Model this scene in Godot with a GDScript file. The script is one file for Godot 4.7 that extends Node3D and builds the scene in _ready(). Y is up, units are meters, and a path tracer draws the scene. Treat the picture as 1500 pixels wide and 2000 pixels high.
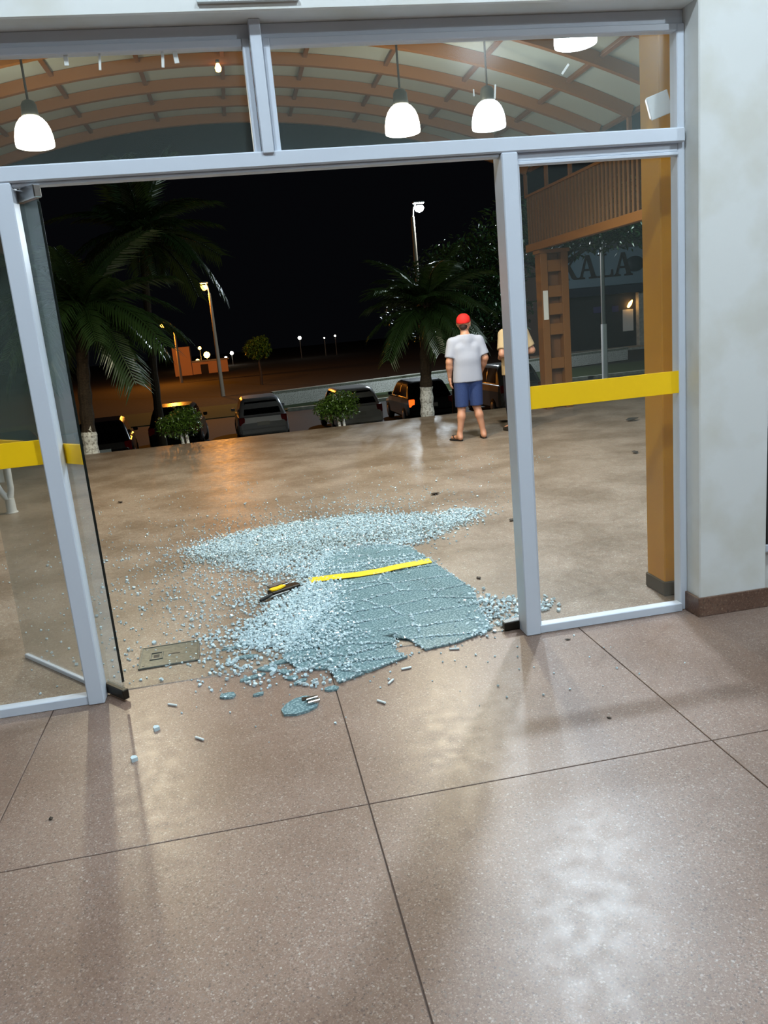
extends Node3D
# Night view through a shop-front: a glass door leaf lies shattered on a terrazzo terrace under an arched canopy.
# x runs along the facade, y is up, +z is indoors towards the camera. The facade frame stands at z = 0.

var M := {}
var taken := {}
var rng := RandomNumberGenerator.new()
const ARC_X := 0.163
const ARC_Y := -7.055
const ARC_R := 11.846


func _ready() -> void:
	# ---------------------------------------------------------------- camera, sky, exposure
	var cam := Camera3D.new()
	cam.name = "camera"
	cam.fov = 64.63
	cam.keep_aspect = Camera3D.KEEP_HEIGHT
	cam.near = 0.05
	cam.far = 400.0
	cam.position = Vector3(0, 1.65, 3.781)
	cam.rotation_degrees = Vector3(-13.10, -9.118, -5.293)
	add_child(cam)
	cam.current = true
	var env := Environment.new()
	env.background_mode = Environment.BG_COLOR
	env.background_color = Color(0.020, 0.022, 0.030)
	env.tonemap_mode = Environment.TONE_MAPPER_LINEAR
	env.tonemap_exposure = 1.0
	env.sdfgi_enabled = true
	env.ssao_enabled = true
	env.ssil_enabled = true
	var we := WorldEnvironment.new()
	we.name = "world"
	we.environment = env
	add_child(we)
	rng.seed = 20240607
	make_materials()

	# ---------------------------------------------------------------- lamps of the place
	# terrace pendants: reflector lamps, most of the light goes down (spot), a little leaks through the milky bell (omni)
	var warm := Color(1.0, 0.95, 0.82)
	var cool := Color(0.88, 0.95, 1.0)
	pendant(Vector3(-1.73, 3.70, -5.55), warm, 9.0, 1.35, M.bell_warm, "bell shaped pendant lamp hanging leftmost under the canopy, glowing warm white", "pendant lamps under the canopy", roof_y(-1.73, ARC_R + 0.135))
	pendant(Vector3(2.06, 3.60, -5.40), warm, 9.0, 1.35, M.bell_warm, "warm white pendant lamp right of the upper window post", "pendant lamps under the canopy", roof_y(2.06, ARC_R + 0.135))
	pendant(Vector3(3.10, 3.65, -5.63), cool, 4.0, 0.45, M.bell_cool, "smaller looking cool white pendant lamp just right of the warm one", "pendant lamps under the canopy", roof_y(3.10, ARC_R + 0.135))
	pendant(Vector3(2.93, 3.63, -2.85), cool, 3.0, 0.30, M.bell_cool, "cool white pendant lamp nearest the glass, half hidden by the window head", "pendant lamps under the canopy", roof_y(2.93, ARC_R + 0.135), 0.88)
	pendant(Vector3(2.54, 4.02, -2.25), cool, 17.0, 0.20, M.bell_cool, "cool white pendant lamp close under the canopy roof, hidden behind the lintel", "pendant lamps under the canopy", roof_y(2.54, ARC_R + 0.135), 0.9)
	# hall pendants, behind and above the viewer; the first is the one mirrored in the upper right pane
	pendant(Vector3(2.14, 3.55, 2.72), cool, 0.5, 0.15, M.bell_dim, "dim pendant lamp in the hall, mirrored in the upper right pane", "pendant lamps in the hall", 6.0)
	pendant(Vector3(-1.2, 5.6, 3.2), cool, 0.0, 11.2, M.bell_cool, "cool white pendant lamp high in the hall, left of the viewer", "pendant lamps in the hall", 6.0)
	pendant(Vector3(2.4, 5.6, 3.2), cool, 0.0, 11.2, M.bell_cool, "cool white pendant lamp high in the hall, right of the viewer", "pendant lamps in the hall", 6.0)
	pendant(Vector3(7.4, 5.3, 7.6), cool, 0.0, 17.0, M.bell_cool, "cool white pendant lamp deep in the right part of the hall", "pendant lamps in the hall", 6.0)

	# ---------------------------------------------------------------- structure
	build_floor()
	build_walls()
	build_shopfront()
	build_canopy()
	build_grounds()
	# ---------------------------------------------------------------- things
	build_columns()
	build_door_leaf()
	build_debris()
	build_people()
	build_cars()
	build_plants()
	build_street()
	build_small_things()


# ==================================================================== helpers: nodes
func numbered(called: String) -> String:
	var n: int = taken.get(called, 0)
	taken[called] = n + 1
	return called if n == 0 else "%s_%03d" % [called, n]


func tag(o: Node, label := "", category := "", group := "", kind := "") -> Node:
	if label: o.set_meta("label", label)
	if category: o.set_meta("category", category)
	if group: o.set_meta("group", group)
	if kind: o.set_meta("kind", kind)
	return o


func base(called: String, at := Vector3.ZERO, turn := 0.0) -> Node3D:
	var o := Node3D.new()
	o.name = numbered(called)
	add_child(o, true)
	o.position = at
	o.rotation.y = turn
	return o


func put(called: String, mesh: Mesh, mat: Material, parent: Node = null, at := Vector3.ZERO) -> MeshInstance3D:
	var o := MeshInstance3D.new()
	o.mesh = mesh
	o.material_override = mat
	o.position = at
	if parent == null or parent == self:
		o.name = numbered(called)
		add_child(o, true)
	else:
		o.name = called
		parent.add_child(o, true)
	return o


func many(called: String, mesh: Mesh, mat: Material, where: Array, parent: Node = null) -> MultiMeshInstance3D:
	var mm := MultiMesh.new()
	mm.transform_format = MultiMesh.TRANSFORM_3D
	mm.mesh = mesh
	mm.instance_count = where.size()
	for i in where.size():
		mm.set_instance_transform(i, where[i])
	var o := MultiMeshInstance3D.new()
	o.multimesh = mm
	o.material_override = mat
	if parent == null:
		o.name = numbered(called)
		add_child(o, true)
	else:
		o.name = called
		parent.add_child(o, true)
	o.set_meta("kind", "stuff")
	return o


func copy(o: Node3D, label := "", group := "") -> Node3D:
	var c: Node3D = o.duplicate()
	c.name = numbered(str(o.name).rstrip("0123456789").trim_suffix("_"))
	add_child(c, true)
	if label: c.set_meta("label", label)
	if group: c.set_meta("group", group)
	return c


# ==================================================================== helpers: geometry
func begin() -> SurfaceTool:
	var st := SurfaceTool.new()
	st.begin(Mesh.PRIMITIVE_TRIANGLES)
	return st


func done(st: SurfaceTool) -> ArrayMesh:
	st.generate_normals()
	return st.commit()


# triangles of one closed shape; turned so that front faces run clockwise seen from outside
func emit(st: SurfaceTool, t: PackedVector3Array, groups: PackedInt32Array, closed := true) -> void:
	var flip := false
	if closed:
		var vol := 0.0
		for i in range(0, t.size(), 3):
			vol += t[i].dot(t[i + 1].cross(t[i + 2]))
		flip = vol > 0.0
	for i in range(0, t.size(), 3):
		st.set_smooth_group(groups[i / 3])
		st.add_vertex(t[i])
		st.add_vertex(t[i + 2] if flip else t[i + 1])
		st.add_vertex(t[i + 1] if flip else t[i + 2])


func box(st: SurfaceTool, c: Vector3, size: Vector3, bevel := 0.004, b := Basis.IDENTITY) -> void:
	var h := size * 0.5
	var e: float = min(bevel, min(h.x, min(h.y, h.z)) * 0.6)
	var t := PackedVector3Array()
	var P := func(sx: int, sy: int, sz: int, axis: int) -> Vector3:
		var v := Vector3(sx * (h.x - e), sy * (h.y - e), sz * (h.z - e))
		if axis == 0: v.x = sx * h.x
		if axis == 1: v.y = sy * h.y
		if axis == 2: v.z = sz * h.z
		return c + b * v
	var quad := func(p: Vector3, q: Vector3, r: Vector3, s: Vector3) -> void:
		var n := (q - p).cross(r - p)
		var out := (p + q + r + s) * 0.25 - c
		if n.dot(out) > 0.0:
			t.append_array([p, r, q, p, s, r])
		else:
			t.append_array([p, q, r, p, r, s])
	for s in [-1, 1]:
		quad.call(P.call(s, -1, -1, 0), P.call(s, 1, -1, 0), P.call(s, 1, 1, 0), P.call(s, -1, 1, 0))
		quad.call(P.call(-1, s, -1, 1), P.call(1, s, -1, 1), P.call(1, s, 1, 1), P.call(-1, s, 1, 1))
		quad.call(P.call(-1, -1, s, 2), P.call(1, -1, s, 2), P.call(1, 1, s, 2), P.call(-1, 1, s, 2))
		for u in [-1, 1]:
			quad.call(P.call(s, u, -1, 0), P.call(s, u, 1, 0), P.call(s, u, 1, 1), P.call(s, u, -1, 1))
			quad.call(P.call(s, -1, u, 0), P.call(s, 1, u, 0), P.call(s, 1, u, 2), P.call(s, -1, u, 2))
			quad.call(P.call(-1, s, u, 1), P.call(1, s, u, 1), P.call(1, s, u, 2), P.call(-1, s, u, 2))
			for w in [-1, 1]:
				var p: Vector3 = P.call(s, u, w, 0)
				var q: Vector3 = P.call(s, u, w, 1)
				var r: Vector3 = P.call(s, u, w, 2)
				if (q - p).cross(r - p).dot((p + q + r) / 3.0 - c) > 0.0:
					t.append_array([p, r, q])
				else:
					t.append_array([p, q, r])
	for i in range(0, t.size(), 3):
		st.set_smooth_group(-1)
		for k in 3: st.add_vertex(t[i + k])


func box_mesh(size: Vector3, bevel := 0.004, c := Vector3.ZERO) -> ArrayMesh:
	var st := begin()
	box(st, c, size, bevel)
	return done(st)


# a box from corner to corner, as a mesh of its own
func slab(called: String, lo: Vector3, hi: Vector3, mat: Material, parent: Node = null, bevel := 0.004) -> MeshInstance3D:
	var c := (lo + hi) * 0.5
	return put(called, box_mesh(hi - lo, bevel), mat, parent, c)


# rings of equal length joined one to the next
func loft(st: SurfaceTool, rings: Array, smooth := 0, caps := true) -> void:
	var t := PackedVector3Array()
	var g := PackedInt32Array()
	var n: int = rings[0].size()
	for i in rings.size() - 1:
		for k in n:
			var a: Vector3 = rings[i][k]
			var b: Vector3 = rings[i][(k + 1) % n]
			var c: Vector3 = rings[i + 1][(k + 1) % n]
			var d: Vector3 = rings[i + 1][k]
			t.append_array([a, b, c, a, c, d])
			g.append_array([smooth, smooth])
	if caps:
		for e in 2:
			var r: PackedVector3Array = rings[0] if e == 0 else rings[rings.size() - 1]
			var m := Vector3.ZERO
			for v in r: m += v
			m /= n
			for k in n:
				if e == 0: t.append_array([m, r[(k + 1) % n], r[k]])
				else: t.append_array([m, r[k], r[(k + 1) % n]])
				g.append(-1)
	emit(st, t, g)


func tube(st: SurfaceTool, path: Array, radii: Array, seg := 10, smooth := 0) -> void:
	var rings := []
	var side := Vector3.ZERO
	for i in path.size():
		var p: Vector3 = path[i]
		var a: Vector3 = path[max(i - 1, 0)]
		var b: Vector3 = path[min(i + 1, path.size() - 1)]
		var d := (b - a).normalized()
		if side == Vector3.ZERO:
			side = d.cross(Vector3.UP if abs(d.y) < 0.9 else Vector3.RIGHT).normalized()
		side = (side - d * side.dot(d)).normalized()
		var up := d.cross(side)
		var ring := PackedVector3Array()
		var r: float = radii[min(i, radii.size() - 1)]
		for k in seg:
			var w := TAU * k / seg
			ring.append(p + (side * cos(w) + up * sin(w)) * r)
		rings.append(ring)
	loft(st, rings, smooth)


func lathe(st: SurfaceTool, profile: Array, seg := 24, c := Vector3.ZERO, b := Basis.IDENTITY, smooth := 0) -> void:
	var rings := []
	for q in profile:
		var ring := PackedVector3Array()
		for k in seg:
			var w := TAU * k / seg
			ring.append(c + b * Vector3(cos(w) * q[0], q[1], sin(w) * q[0]))
		rings.append(ring)
	loft(st, rings, smooth)


# a flat outline (x, z) with thickness; top may be tilted
func plate(st: SurfaceTool, outline: PackedVector2Array, y0: float, y1: float, tilt := Vector2.ZERO, bevel := 0.0) -> void:
	var m := Vector2.ZERO
	for v in outline: m += v
	m /= outline.size()
	var rings := []
	for lvl in ([[y0, 1.0], [y1 - bevel, 1.0], [y1, 1.0 - bevel * 6.0]] if bevel > 0.0 else [[y0, 1.0], [y1, 1.0]]):
		var ring := PackedVector3Array()
		for v in outline:
			var w: Vector2 = m + (v - m) * lvl[1]
			ring.append(Vector3(w.x, lvl[0] + (v - m).dot(tilt), w.y))
		rings.append(ring)
	loft(st, rings, -1)


func ring_rect(hx: float, hz: float, y: float, r: float, c := Vector3.ZERO, seg := 4) -> PackedVector3Array:
	var out := PackedVector3Array()
	for q in 4:
		var sx := 1 if q == 0 or q == 3 else -1
		var sz := 1 if q < 2 else -1
		for k in seg:
			var w: float = (q + float(k) / (seg - 1)) * PI / 2.0
			out.append(c + Vector3(sx * (hx - r) + cos(w) * r, y, sz * (hz - r) + sin(w) * r))
	return out


func roof_y(x: float, r := ARC_R) -> float:
	return ARC_Y + sqrt(r * r - (x - ARC_X) * (x - ARC_X))


# smooth union of tapered capsules, meshed as surface nets. bone: [from, to, radius, radius, [planes that cut it]]
func blob(bones: Array, cell: float, k: float, cuts: Array = []) -> ArrayMesh:
	var lo := Vector3(1e9, 1e9, 1e9)
	var hi := -lo
	for b in bones:
		var r: float = max(b[2], b[3]) + 3.0 * cell
		for e in 2:
			lo = lo.min(b[e] - Vector3.ONE * r)
			hi = hi.max(b[e] + Vector3.ONE * r)
	var nx := int((hi.x - lo.x) / cell) + 2
	var ny := int((hi.y - lo.y) / cell) + 2
	var nz := int((hi.z - lo.z) / cell) + 2
	var f := PackedFloat32Array()
	f.resize(nx * ny * nz)
	var reach := 4.0 * k + 2.0 * cell
	for b in bones:
		var a: Vector3 = b[0]
		var d: Vector3 = b[1] - a
		var ra: float = b[2]
		var dr: float = b[3] - ra
		var dd: float = max(d.length_squared(), 1e-9)
		var planes: Array = b[4] if b.size() > 4 else []
		var r: float = max(b[2], b[3]) + reach
		var p0 := (Vector3(min(a.x, b[1].x), min(a.y, b[1].y), min(a.z, b[1].z)) - Vector3.ONE * r - lo) / cell
		var p1 := (Vector3(max(a.x, b[1].x), max(a.y, b[1].y), max(a.z, b[1].z)) + Vector3.ONE * r - lo) / cell
		for y in range(max(0, int(p0.y)), min(ny, int(p1.y) + 2)):
			for z in range(max(0, int(p0.z)), min(nz, int(p1.z) + 2)):
				var row := (y * nz + z) * nx
				for x in range(max(0, int(p0.x)), min(nx, int(p1.x) + 2)):
					var p := lo + Vector3(x, y, z) * cell
					var q := p - a
					var t: float = clampf(q.dot(d) / dd, 0.0, 1.0)
					var dist: float = (q - d * t).length() - ra - dr * t
					for pl in planes:
						dist = max(dist, pl.distance_to(p))
					if dist < reach:
						f[row + x] += exp(-max(dist, -0.3) / k)
	for i in f.size():
		f[i] = -k * log(f[i]) if f[i] > 1e-30 else 1.0
	if cuts.size():
		for y in ny:
			for z in nz:
				var row := (y * nz + z) * nx
				for x in nx:
					if f[row + x] < reach:
						var p := lo + Vector3(x, y, z) * cell
						for pl in cuts:
							f[row + x] = max(f[row + x], pl.distance_to(p))
	var id := PackedInt32Array()
	id.resize(f.size())
	var verts := PackedVector3Array()
	var sy := nz * nx
	var sz := nx
	var off := [0, 1, sz, sz + 1, sy, sy + 1, sy + sz, sy + sz + 1]
	var edges := [[0, 1], [2, 3], [4, 5], [6, 7], [0, 2], [1, 3], [4, 6], [5, 7], [0, 4], [1, 5], [2, 6], [3, 7]]
	var cor := [Vector3(0, 0, 0), Vector3(1, 0, 0), Vector3(0, 0, 1), Vector3(1, 0, 1), Vector3(0, 1, 0), Vector3(1, 1, 0), Vector3(0, 1, 1), Vector3(1, 1, 1)]
	for y in ny - 1:
		for z in nz - 1:
			var row := (y * nz + z) * nx
			for x in nx - 1:
				var i := row + x
				var s := 0
				for o in off:
					if f[i + o] < 0.0: s += 1
				if s == 0 or s == 8: continue
				var m := Vector3.ZERO
				var n := 0
				for e in edges:
					var u := f[i + off[e[0]]]
					var v := f[i + off[e[1]]]
					if (u < 0.0) != (v < 0.0):
						m += cor[e[0]].lerp(cor[e[1]], u / (u - v))
						n += 1
				verts.append(lo + (Vector3(x, y, z) + m / n) * cell)
				id[i] = verts.size()
	var index := PackedInt32Array()
	for y in range(1, ny - 1):
		for z in range(1, nz - 1):
			var row := (y * nz + z) * nx
			for x in range(1, nx - 1):
				var i := row + x
				var inside := f[i] < 0.0
				for ax in 3:
					var step: int = [1, sy, sz][ax]
					if inside == (f[i + step] < 0.0): continue
					var u: int = [sy, sz, 1][ax]
					var v: int = [sz, 1, sy][ax]
					var q := [id[i] - 1, id[i - u] - 1, id[i - u - v] - 1, id[i - v] - 1]
					if q.min() < 0: continue
					if inside:
						index.append_array([q[0], q[2], q[1], q[0], q[3], q[2]])
					else:
						index.append_array([q[0], q[1], q[2], q[0], q[2], q[3]])
	var normals := PackedVector3Array()
	normals.resize(verts.size())
	for i in range(0, index.size(), 3):
		var n := (verts[index[i + 2]] - verts[index[i]]).cross(verts[index[i + 1]] - verts[index[i]])
		for j in 3: normals[index[i + j]] += n
	for i in normals.size(): normals[i] = normals[i].normalized()
	var arr := []
	arr.resize(Mesh.ARRAY_MAX)
	arr[Mesh.ARRAY_VERTEX] = verts
	arr[Mesh.ARRAY_NORMAL] = normals
	arr[Mesh.ARRAY_INDEX] = index
	var am := ArrayMesh.new()
	am.add_surface_from_arrays(Mesh.PRIMITIVE_TRIANGLES, arr)
	return am


func joined(meshes: Array) -> ArrayMesh:
	var st := begin()
	for m in meshes: st.append_from(m, 0, Transform3D.IDENTITY)
	return st.commit()


# ==================================================================== materials
func mat(color: Color, rough: float, metal := 0.0, spec := 0.5) -> StandardMaterial3D:
	var m := StandardMaterial3D.new()
	m.albedo_color = color
	m.roughness = rough
	m.metallic = metal
	m.metallic_specular = spec
	return m


func glow(color: Color, energy: float) -> StandardMaterial3D:
	var m := mat(Color(0.9, 0.9, 0.88), 0.3)
	m.emission_enabled = true
	m.emission = color
	m.emission_energy_multiplier = energy
	return m


func noise_tex(freq: float, c0: Color, c1: Color, size := 512, octaves := 4, kind := FastNoiseLite.TYPE_SIMPLEX_SMOOTH, seed_ := 1, lo := 0.0, hi := 1.0) -> NoiseTexture2D:
	var n := FastNoiseLite.new()
	n.noise_type = kind
	n.frequency = freq
	n.fractal_octaves = octaves
	n.seed = seed_
	var t := NoiseTexture2D.new()
	t.width = size
	t.height = size
	t.seamless = true
	t.noise = n
	var g := Gradient.new()
	g.offsets = PackedFloat32Array([lo, hi])
	g.colors = PackedColorArray([c0, c1])
	t.color_ramp = g
	return t


func tri(m: StandardMaterial3D, scale: float, offset := Vector3.ZERO, world := true) -> StandardMaterial3D:
	m.uv1_triplanar = true
	m.uv1_world_triplanar = world
	m.uv1_scale = Vector3.ONE * scale
	m.uv1_offset = offset
	return m


func stains(m: StandardMaterial3D, tex: Texture2D, scale: float) -> StandardMaterial3D:
	m.detail_enabled = true
	m.detail_blend_mode = BaseMaterial3D.BLEND_MODE_MUL
	m.detail_uv_layer = BaseMaterial3D.DETAIL_UV_2
	m.detail_albedo = tex
	m.uv2_triplanar = true
	m.uv2_world_triplanar = true
	m.uv2_scale = Vector3.ONE * scale
	return m


func terrazzo(px: int, chips: int, seed_: int) -> ImageTexture:
	var im := Image.create(px, px, false, Image.FORMAT_RGB8)
	var ground := Color(0.595, 0.500, 0.447)
	im.fill(ground)
	var r := RandomNumberGenerator.new()
	r.seed = seed_
	var tones := [Color(0.72, 0.66, 0.61), Color(0.68, 0.61, 0.56), Color(0.51, 0.42, 0.37), Color(0.56, 0.46, 0.41), Color(0.58, 0.54, 0.51), Color(0.65, 0.57, 0.51), Color(0.45, 0.39, 0.36), Color(0.78, 0.74, 0.70)]
	for i in chips:
		var c: Color = tones[r.randi() % tones.size()]
		c = c.lerp(ground, r.randf() * 0.6)
		var w := 2 + int(pow(r.randf(), 2.5) * 6.0)
		var h: int = max(2, int(w * r.randf_range(0.6, 1.5)))
		var x := r.randi() % px
		var y := r.randi() % px
		var cut := r.randf_range(-0.5, 0.5)
		for row in h:
			var a: int = x + int(row * cut)
			var inset: int = 1 if (row == 0 or row == h - 1) and w > 3 else 0
			for col in range(inset, w - inset):
				im.set_pixel(posmod(a + col, px), (y + row) % px, c)
	return ImageTexture.create_from_image(im)


func make_materials() -> void:
	var chips := terrazzo(1024, 60000, 7)
	var grime := noise_tex(0.012, Color(0.90, 0.88, 0.86), Color(1, 1, 1), 512, 5, FastNoiseLite.TYPE_SIMPLEX_SMOOTH, 3, 0.25, 0.7)
	var wear := noise_tex(0.02, Color(0.33, 0.33, 0.33), Color(0.43, 0.43, 0.43), 512, 4, FastNoiseLite.TYPE_SIMPLEX_SMOOTH, 9)
	for i in 3:
		var m := mat(Color(0.875, 0.865, 0.86), 1.0)
		m.albedo_texture = chips
		m.roughness_texture = wear
		tri(m, 1.1, Vector3(0.31, 0.0, 0.57) * i)
		stains(m, grime, 0.16)
		M["terrazzo%d" % i] = m
	var t := mat(Color(0.92, 0.95, 0.93), 1.0)
	t.albedo_texture = chips
	t.roughness_texture = noise_tex(0.02, Color(0.34, 0.34, 0.34), Color(0.52, 0.52, 0.52), 512, 4, FastNoiseLite.TYPE_SIMPLEX_SMOOTH, 10)
	tri(t, 0.8, Vector3(0.2, 0, 0.8))
	stains(t, noise_tex(0.02, Color(0.84, 0.82, 0.79), Color(1, 1, 1), 512, 5, FastNoiseLite.TYPE_SIMPLEX_SMOOTH, 12, 0.2, 0.7), 0.11)
	M.terrace = t
	var p := mat(Color(1, 1, 1), 0.35)
	p.albedo_texture = chips
	tri(p, 0.72)
	stains(p, noise_tex(0.02, Color(0.55, 0.47, 0.42), Color(0.75, 0.68, 0.62), 256, 4, FastNoiseLite.TYPE_SIMPLEX_SMOOTH, 15), 0.4)
	M.plinth = p
	M.joint = mat(Color(0.34, 0.28, 0.25), 0.7)
	var w := mat(Color(0.86, 0.87, 0.86), 0.55)
	w.albedo_texture = noise_tex(0.008, Color(0.955, 0.945, 0.92), Color(1, 1, 1), 512, 5, FastNoiseLite.TYPE_SIMPLEX_SMOOTH, 21, 0.15, 0.6)
	w.heightmap_enabled = true
	w.heightmap_texture = noise_tex(0.06, Color(0, 0, 0), Color(1, 1, 1), 256, 3, FastNoiseLite.TYPE_SIMPLEX_SMOOTH, 22)
	w.heightmap_scale = 0.08
	M.wall = tri(w, 0.5)
	M.ceiling = mat(Color(0.70, 0.70, 0.69), 0.8)
	M.frame = mat(Color(0.80, 0.83, 0.87), 0.35)
	M.gasket = mat(Color(0.10, 0.10, 0.10), 0.6)
	M.chrome = mat(Color(0.75, 0.75, 0.74), 0.22, 1.0)
	M.bronze = mat(Color(0.20, 0.18, 0.15), 0.38, 0.7)
	var g := mat(Color(0.72, 0.80, 0.78, 0.015), 0.05, 0.0, 0.40)
	g.transparency = BaseMaterial3D.TRANSPARENCY_ALPHA
	M.pane = g
	var gd := mat(Color(0.72, 0.80, 0.78, 0.02), 0.14, 0.0, 0.40)
	gd.transparency = BaseMaterial3D.TRANSPARENCY_ALPHA
	M.pane_dusty = gd
	var gl := mat(Color(0.50, 0.60, 0.56, 0.13), 0.05)
	gl.transparency = BaseMaterial3D.TRANSPARENCY_ALPHA
	M.leaf_pane = gl
	M.yellow = mat(Color(0.98, 0.79, 0.02), 0.45)
	M.ochre = tri(mat(Color(1, 1, 1), 0.45), 0.6)
	M.ochre.albedo_texture = noise_tex(0.01, Color(0.74, 0.50, 0.07), Color(0.80, 0.56, 0.08), 256, 4, FastNoiseLite.TYPE_SIMPLEX_SMOOTH, 31)
	M.steel_orange = mat(Color(0.47, 0.30, 0.11), 0.5)
	M.steel_dark = mat(Color(0.42, 0.27, 0.14), 0.55)
	var r := mat(Color(0.62, 0.65, 0.62), 0.45)
	r.backlight_enabled = true
	r.backlight = Color(0.25, 0.26, 0.25)
	M.roof_sheet = r
	M.slat = mat(Color(0.40, 0.28, 0.16), 0.6)
	M.bell_warm = glow(Color(1.0, 0.97, 0.88), 7.0)
	M.bell_cool = glow(Color(0.94, 0.98, 1.0), 4.0)
	M.bell_dim = glow(Color(0.94, 0.98, 1.0), 1.2)
	M.lamp_cap = mat(Color(0.30, 0.31, 0.29), 0.5, 0.4)
	M.cable = mat(Color(0.25, 0.23, 0.2), 0.6)
	# broken tempered glass
	var s := mat(Color(1, 1, 1), 0.18)
	s.albedo_texture = noise_tex(0.045, Color(0.64, 0.73, 0.74), Color(0.41, 0.51, 0.53), 512, 1, FastNoiseLite.TYPE_CELLULAR, 41, 0.05, 0.42)
	M.shard = tri(s, 3.0)
	M.crumb = mat(Color(0.78, 0.85, 0.87), 0.12)
	M.sliver = mat(Color(0.86, 0.89, 0.89), 0.15)
	M.plate_metal = tri(mat(Color(1, 1, 1), 0.42, 0.55), 4.0)
	M.plate_metal.albedo_texture = noise_tex(0.03, Color(0.30, 0.31, 0.29), Color(0.44, 0.45, 0.42), 256, 4, FastNoiseLite.TYPE_SIMPLEX_SMOOTH, 51)
	M.dry_leaf = mat(Color(0.20, 0.16, 0.12), 0.8)
	# people
	M.skin = mat(Color(0.74, 0.53, 0.42), 0.5)
	M.skin.subsurf_scatter_enabled = true
	M.skin.subsurf_scatter_strength = 0.1
	M.hair = mat(Color(0.20, 0.13, 0.10), 0.7)
	M.shirt_white = mat(Color(0.61, 0.62, 0.67), 0.85)
	M.shirt_tan = mat(Color(0.72, 0.62, 0.47), 0.85)
	M.denim = tri(mat(Color(1, 1, 1), 0.85), 6.0, Vector3.ZERO, false)
	M.denim.albedo_texture = noise_tex(0.04, Color(0.13, 0.20, 0.38), Color(0.20, 0.28, 0.47), 256, 3, FastNoiseLite.TYPE_SIMPLEX_SMOOTH, 61)
	M.trouser = mat(Color(0.09, 0.09, 0.13), 0.85)
	M.cap_red = mat(Color(0.80, 0.08, 0.05), 0.8)
	M.rubber = mat(Color(0.08, 0.07, 0.06), 0.7)
	M.shoe = mat(Color(0.16, 0.13, 0.09), 0.6)
	M.eye = mat(Color(0.92, 0.9, 0.88), 0.2)
	# outdoors
	M.asphalt = tri(mat(Color(1, 1, 1), 0.8), 0.5)
	M.asphalt.albedo_texture = noise_tex(0.08, Color(0.13, 0.13, 0.13), Color(0.24, 0.24, 0.23), 256, 4, FastNoiseLite.TYPE_SIMPLEX_SMOOTH, 71)
	M.earth = tri(mat(Color(1, 1, 1), 0.95), 0.6)
	M.earth.albedo_texture = noise_tex(0.05, Color(0.10, 0.09, 0.06), Color(0.22, 0.20, 0.12), 256, 4, FastNoiseLite.TYPE_SIMPLEX_SMOOTH, 72)
	M.earth_dark = tri(mat(Color(1, 1, 1), 0.95), 0.3)
	M.earth_dark.albedo_texture = noise_tex(0.05, Color(0.09, 0.08, 0.06), Color(0.19, 0.17, 0.13), 256, 4, FastNoiseLite.TYPE_SIMPLEX_SMOOTH, 79)
	M.grass = tri(mat(Color(1, 1, 1), 0.9), 0.8)
	M.grass.albedo_texture = noise_tex(0.09, Color(0.10, 0.15, 0.05), Color(0.26, 0.32, 0.13), 256, 4, FastNoiseLite.TYPE_SIMPLEX_SMOOTH, 73)
	M.concrete = tri(mat(Color(1, 1, 1), 0.8), 0.4)
	M.concrete.albedo_texture = noise_tex(0.03, Color(0.58, 0.58, 0.54), Color(0.75, 0.75, 0.70), 256, 4, FastNoiseLite.TYPE_SIMPLEX_SMOOTH, 74)
	M.whitewash = tri(mat(Color(1, 1, 1), 0.8), 1.2)
	M.whitewash.albedo_texture = noise_tex(0.06, Color(0.52, 0.50, 0.46), Color(0.92, 0.92, 0.90), 256, 4, FastNoiseLite.TYPE_SIMPLEX_SMOOTH, 75, 0.2, 0.5)
	M.render_orange = mat(Color(0.80, 0.62, 0.45), 0.85)
	M.bark = tri(mat(Color(1, 1, 1), 0.9), 2.0)
	M.bark.albedo_texture = noise_tex(0.05, Color(0.13, 0.10, 0.07), Color(0.30, 0.24, 0.17), 256, 4, FastNoiseLite.TYPE_SIMPLEX_SMOOTH, 76)
	for q in [["frond", Color(0.13, 0.21, 0.10)], ["leaf", Color(0.14, 0.26, 0.15)], ["shrub", Color(0.25, 0.35, 0.12)]]:
		var f := mat(q[1], 0.3)
		f.backlight_enabled = true
		f.backlight = Color(0.2, 0.24, 0.10)
		M[q[0]] = f
	M.pole = mat(Color(0.52, 0.53, 0.52), 0.5, 0.3)
	M.pole_concrete = mat(Color(0.60, 0.55, 0.48), 0.8)
	M.sodium = glow(Color(1.0, 0.62, 0.20), 22.0)
	M.white_lamp = glow(Color(0.92, 0.96, 1.0), 20.0)
	M.far_white = glow(Color(1.0, 0.98, 0.92), 12.0)
	M.far_warm = glow(Color(1.0, 0.72, 0.35), 14.0)
	M.white_paint = mat(Color(0.85, 0.86, 0.86), 0.4)
	M.paper = mat(Color(0.86, 0.87, 0.85), 0.8)
	M.ink = mat(Color(0.14, 0.13, 0.13), 0.8)
	M.tyre = mat(Color(0.03, 0.03, 0.03), 0.8)
	M.car_glass = mat(Color(0.02, 0.025, 0.03), 0.06)
	M.tail_red = mat(Color(0.55, 0.04, 0.03), 0.15)
	M.tail_lit = glow(Color(1.0, 0.35, 0.06), 2.0)


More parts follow.
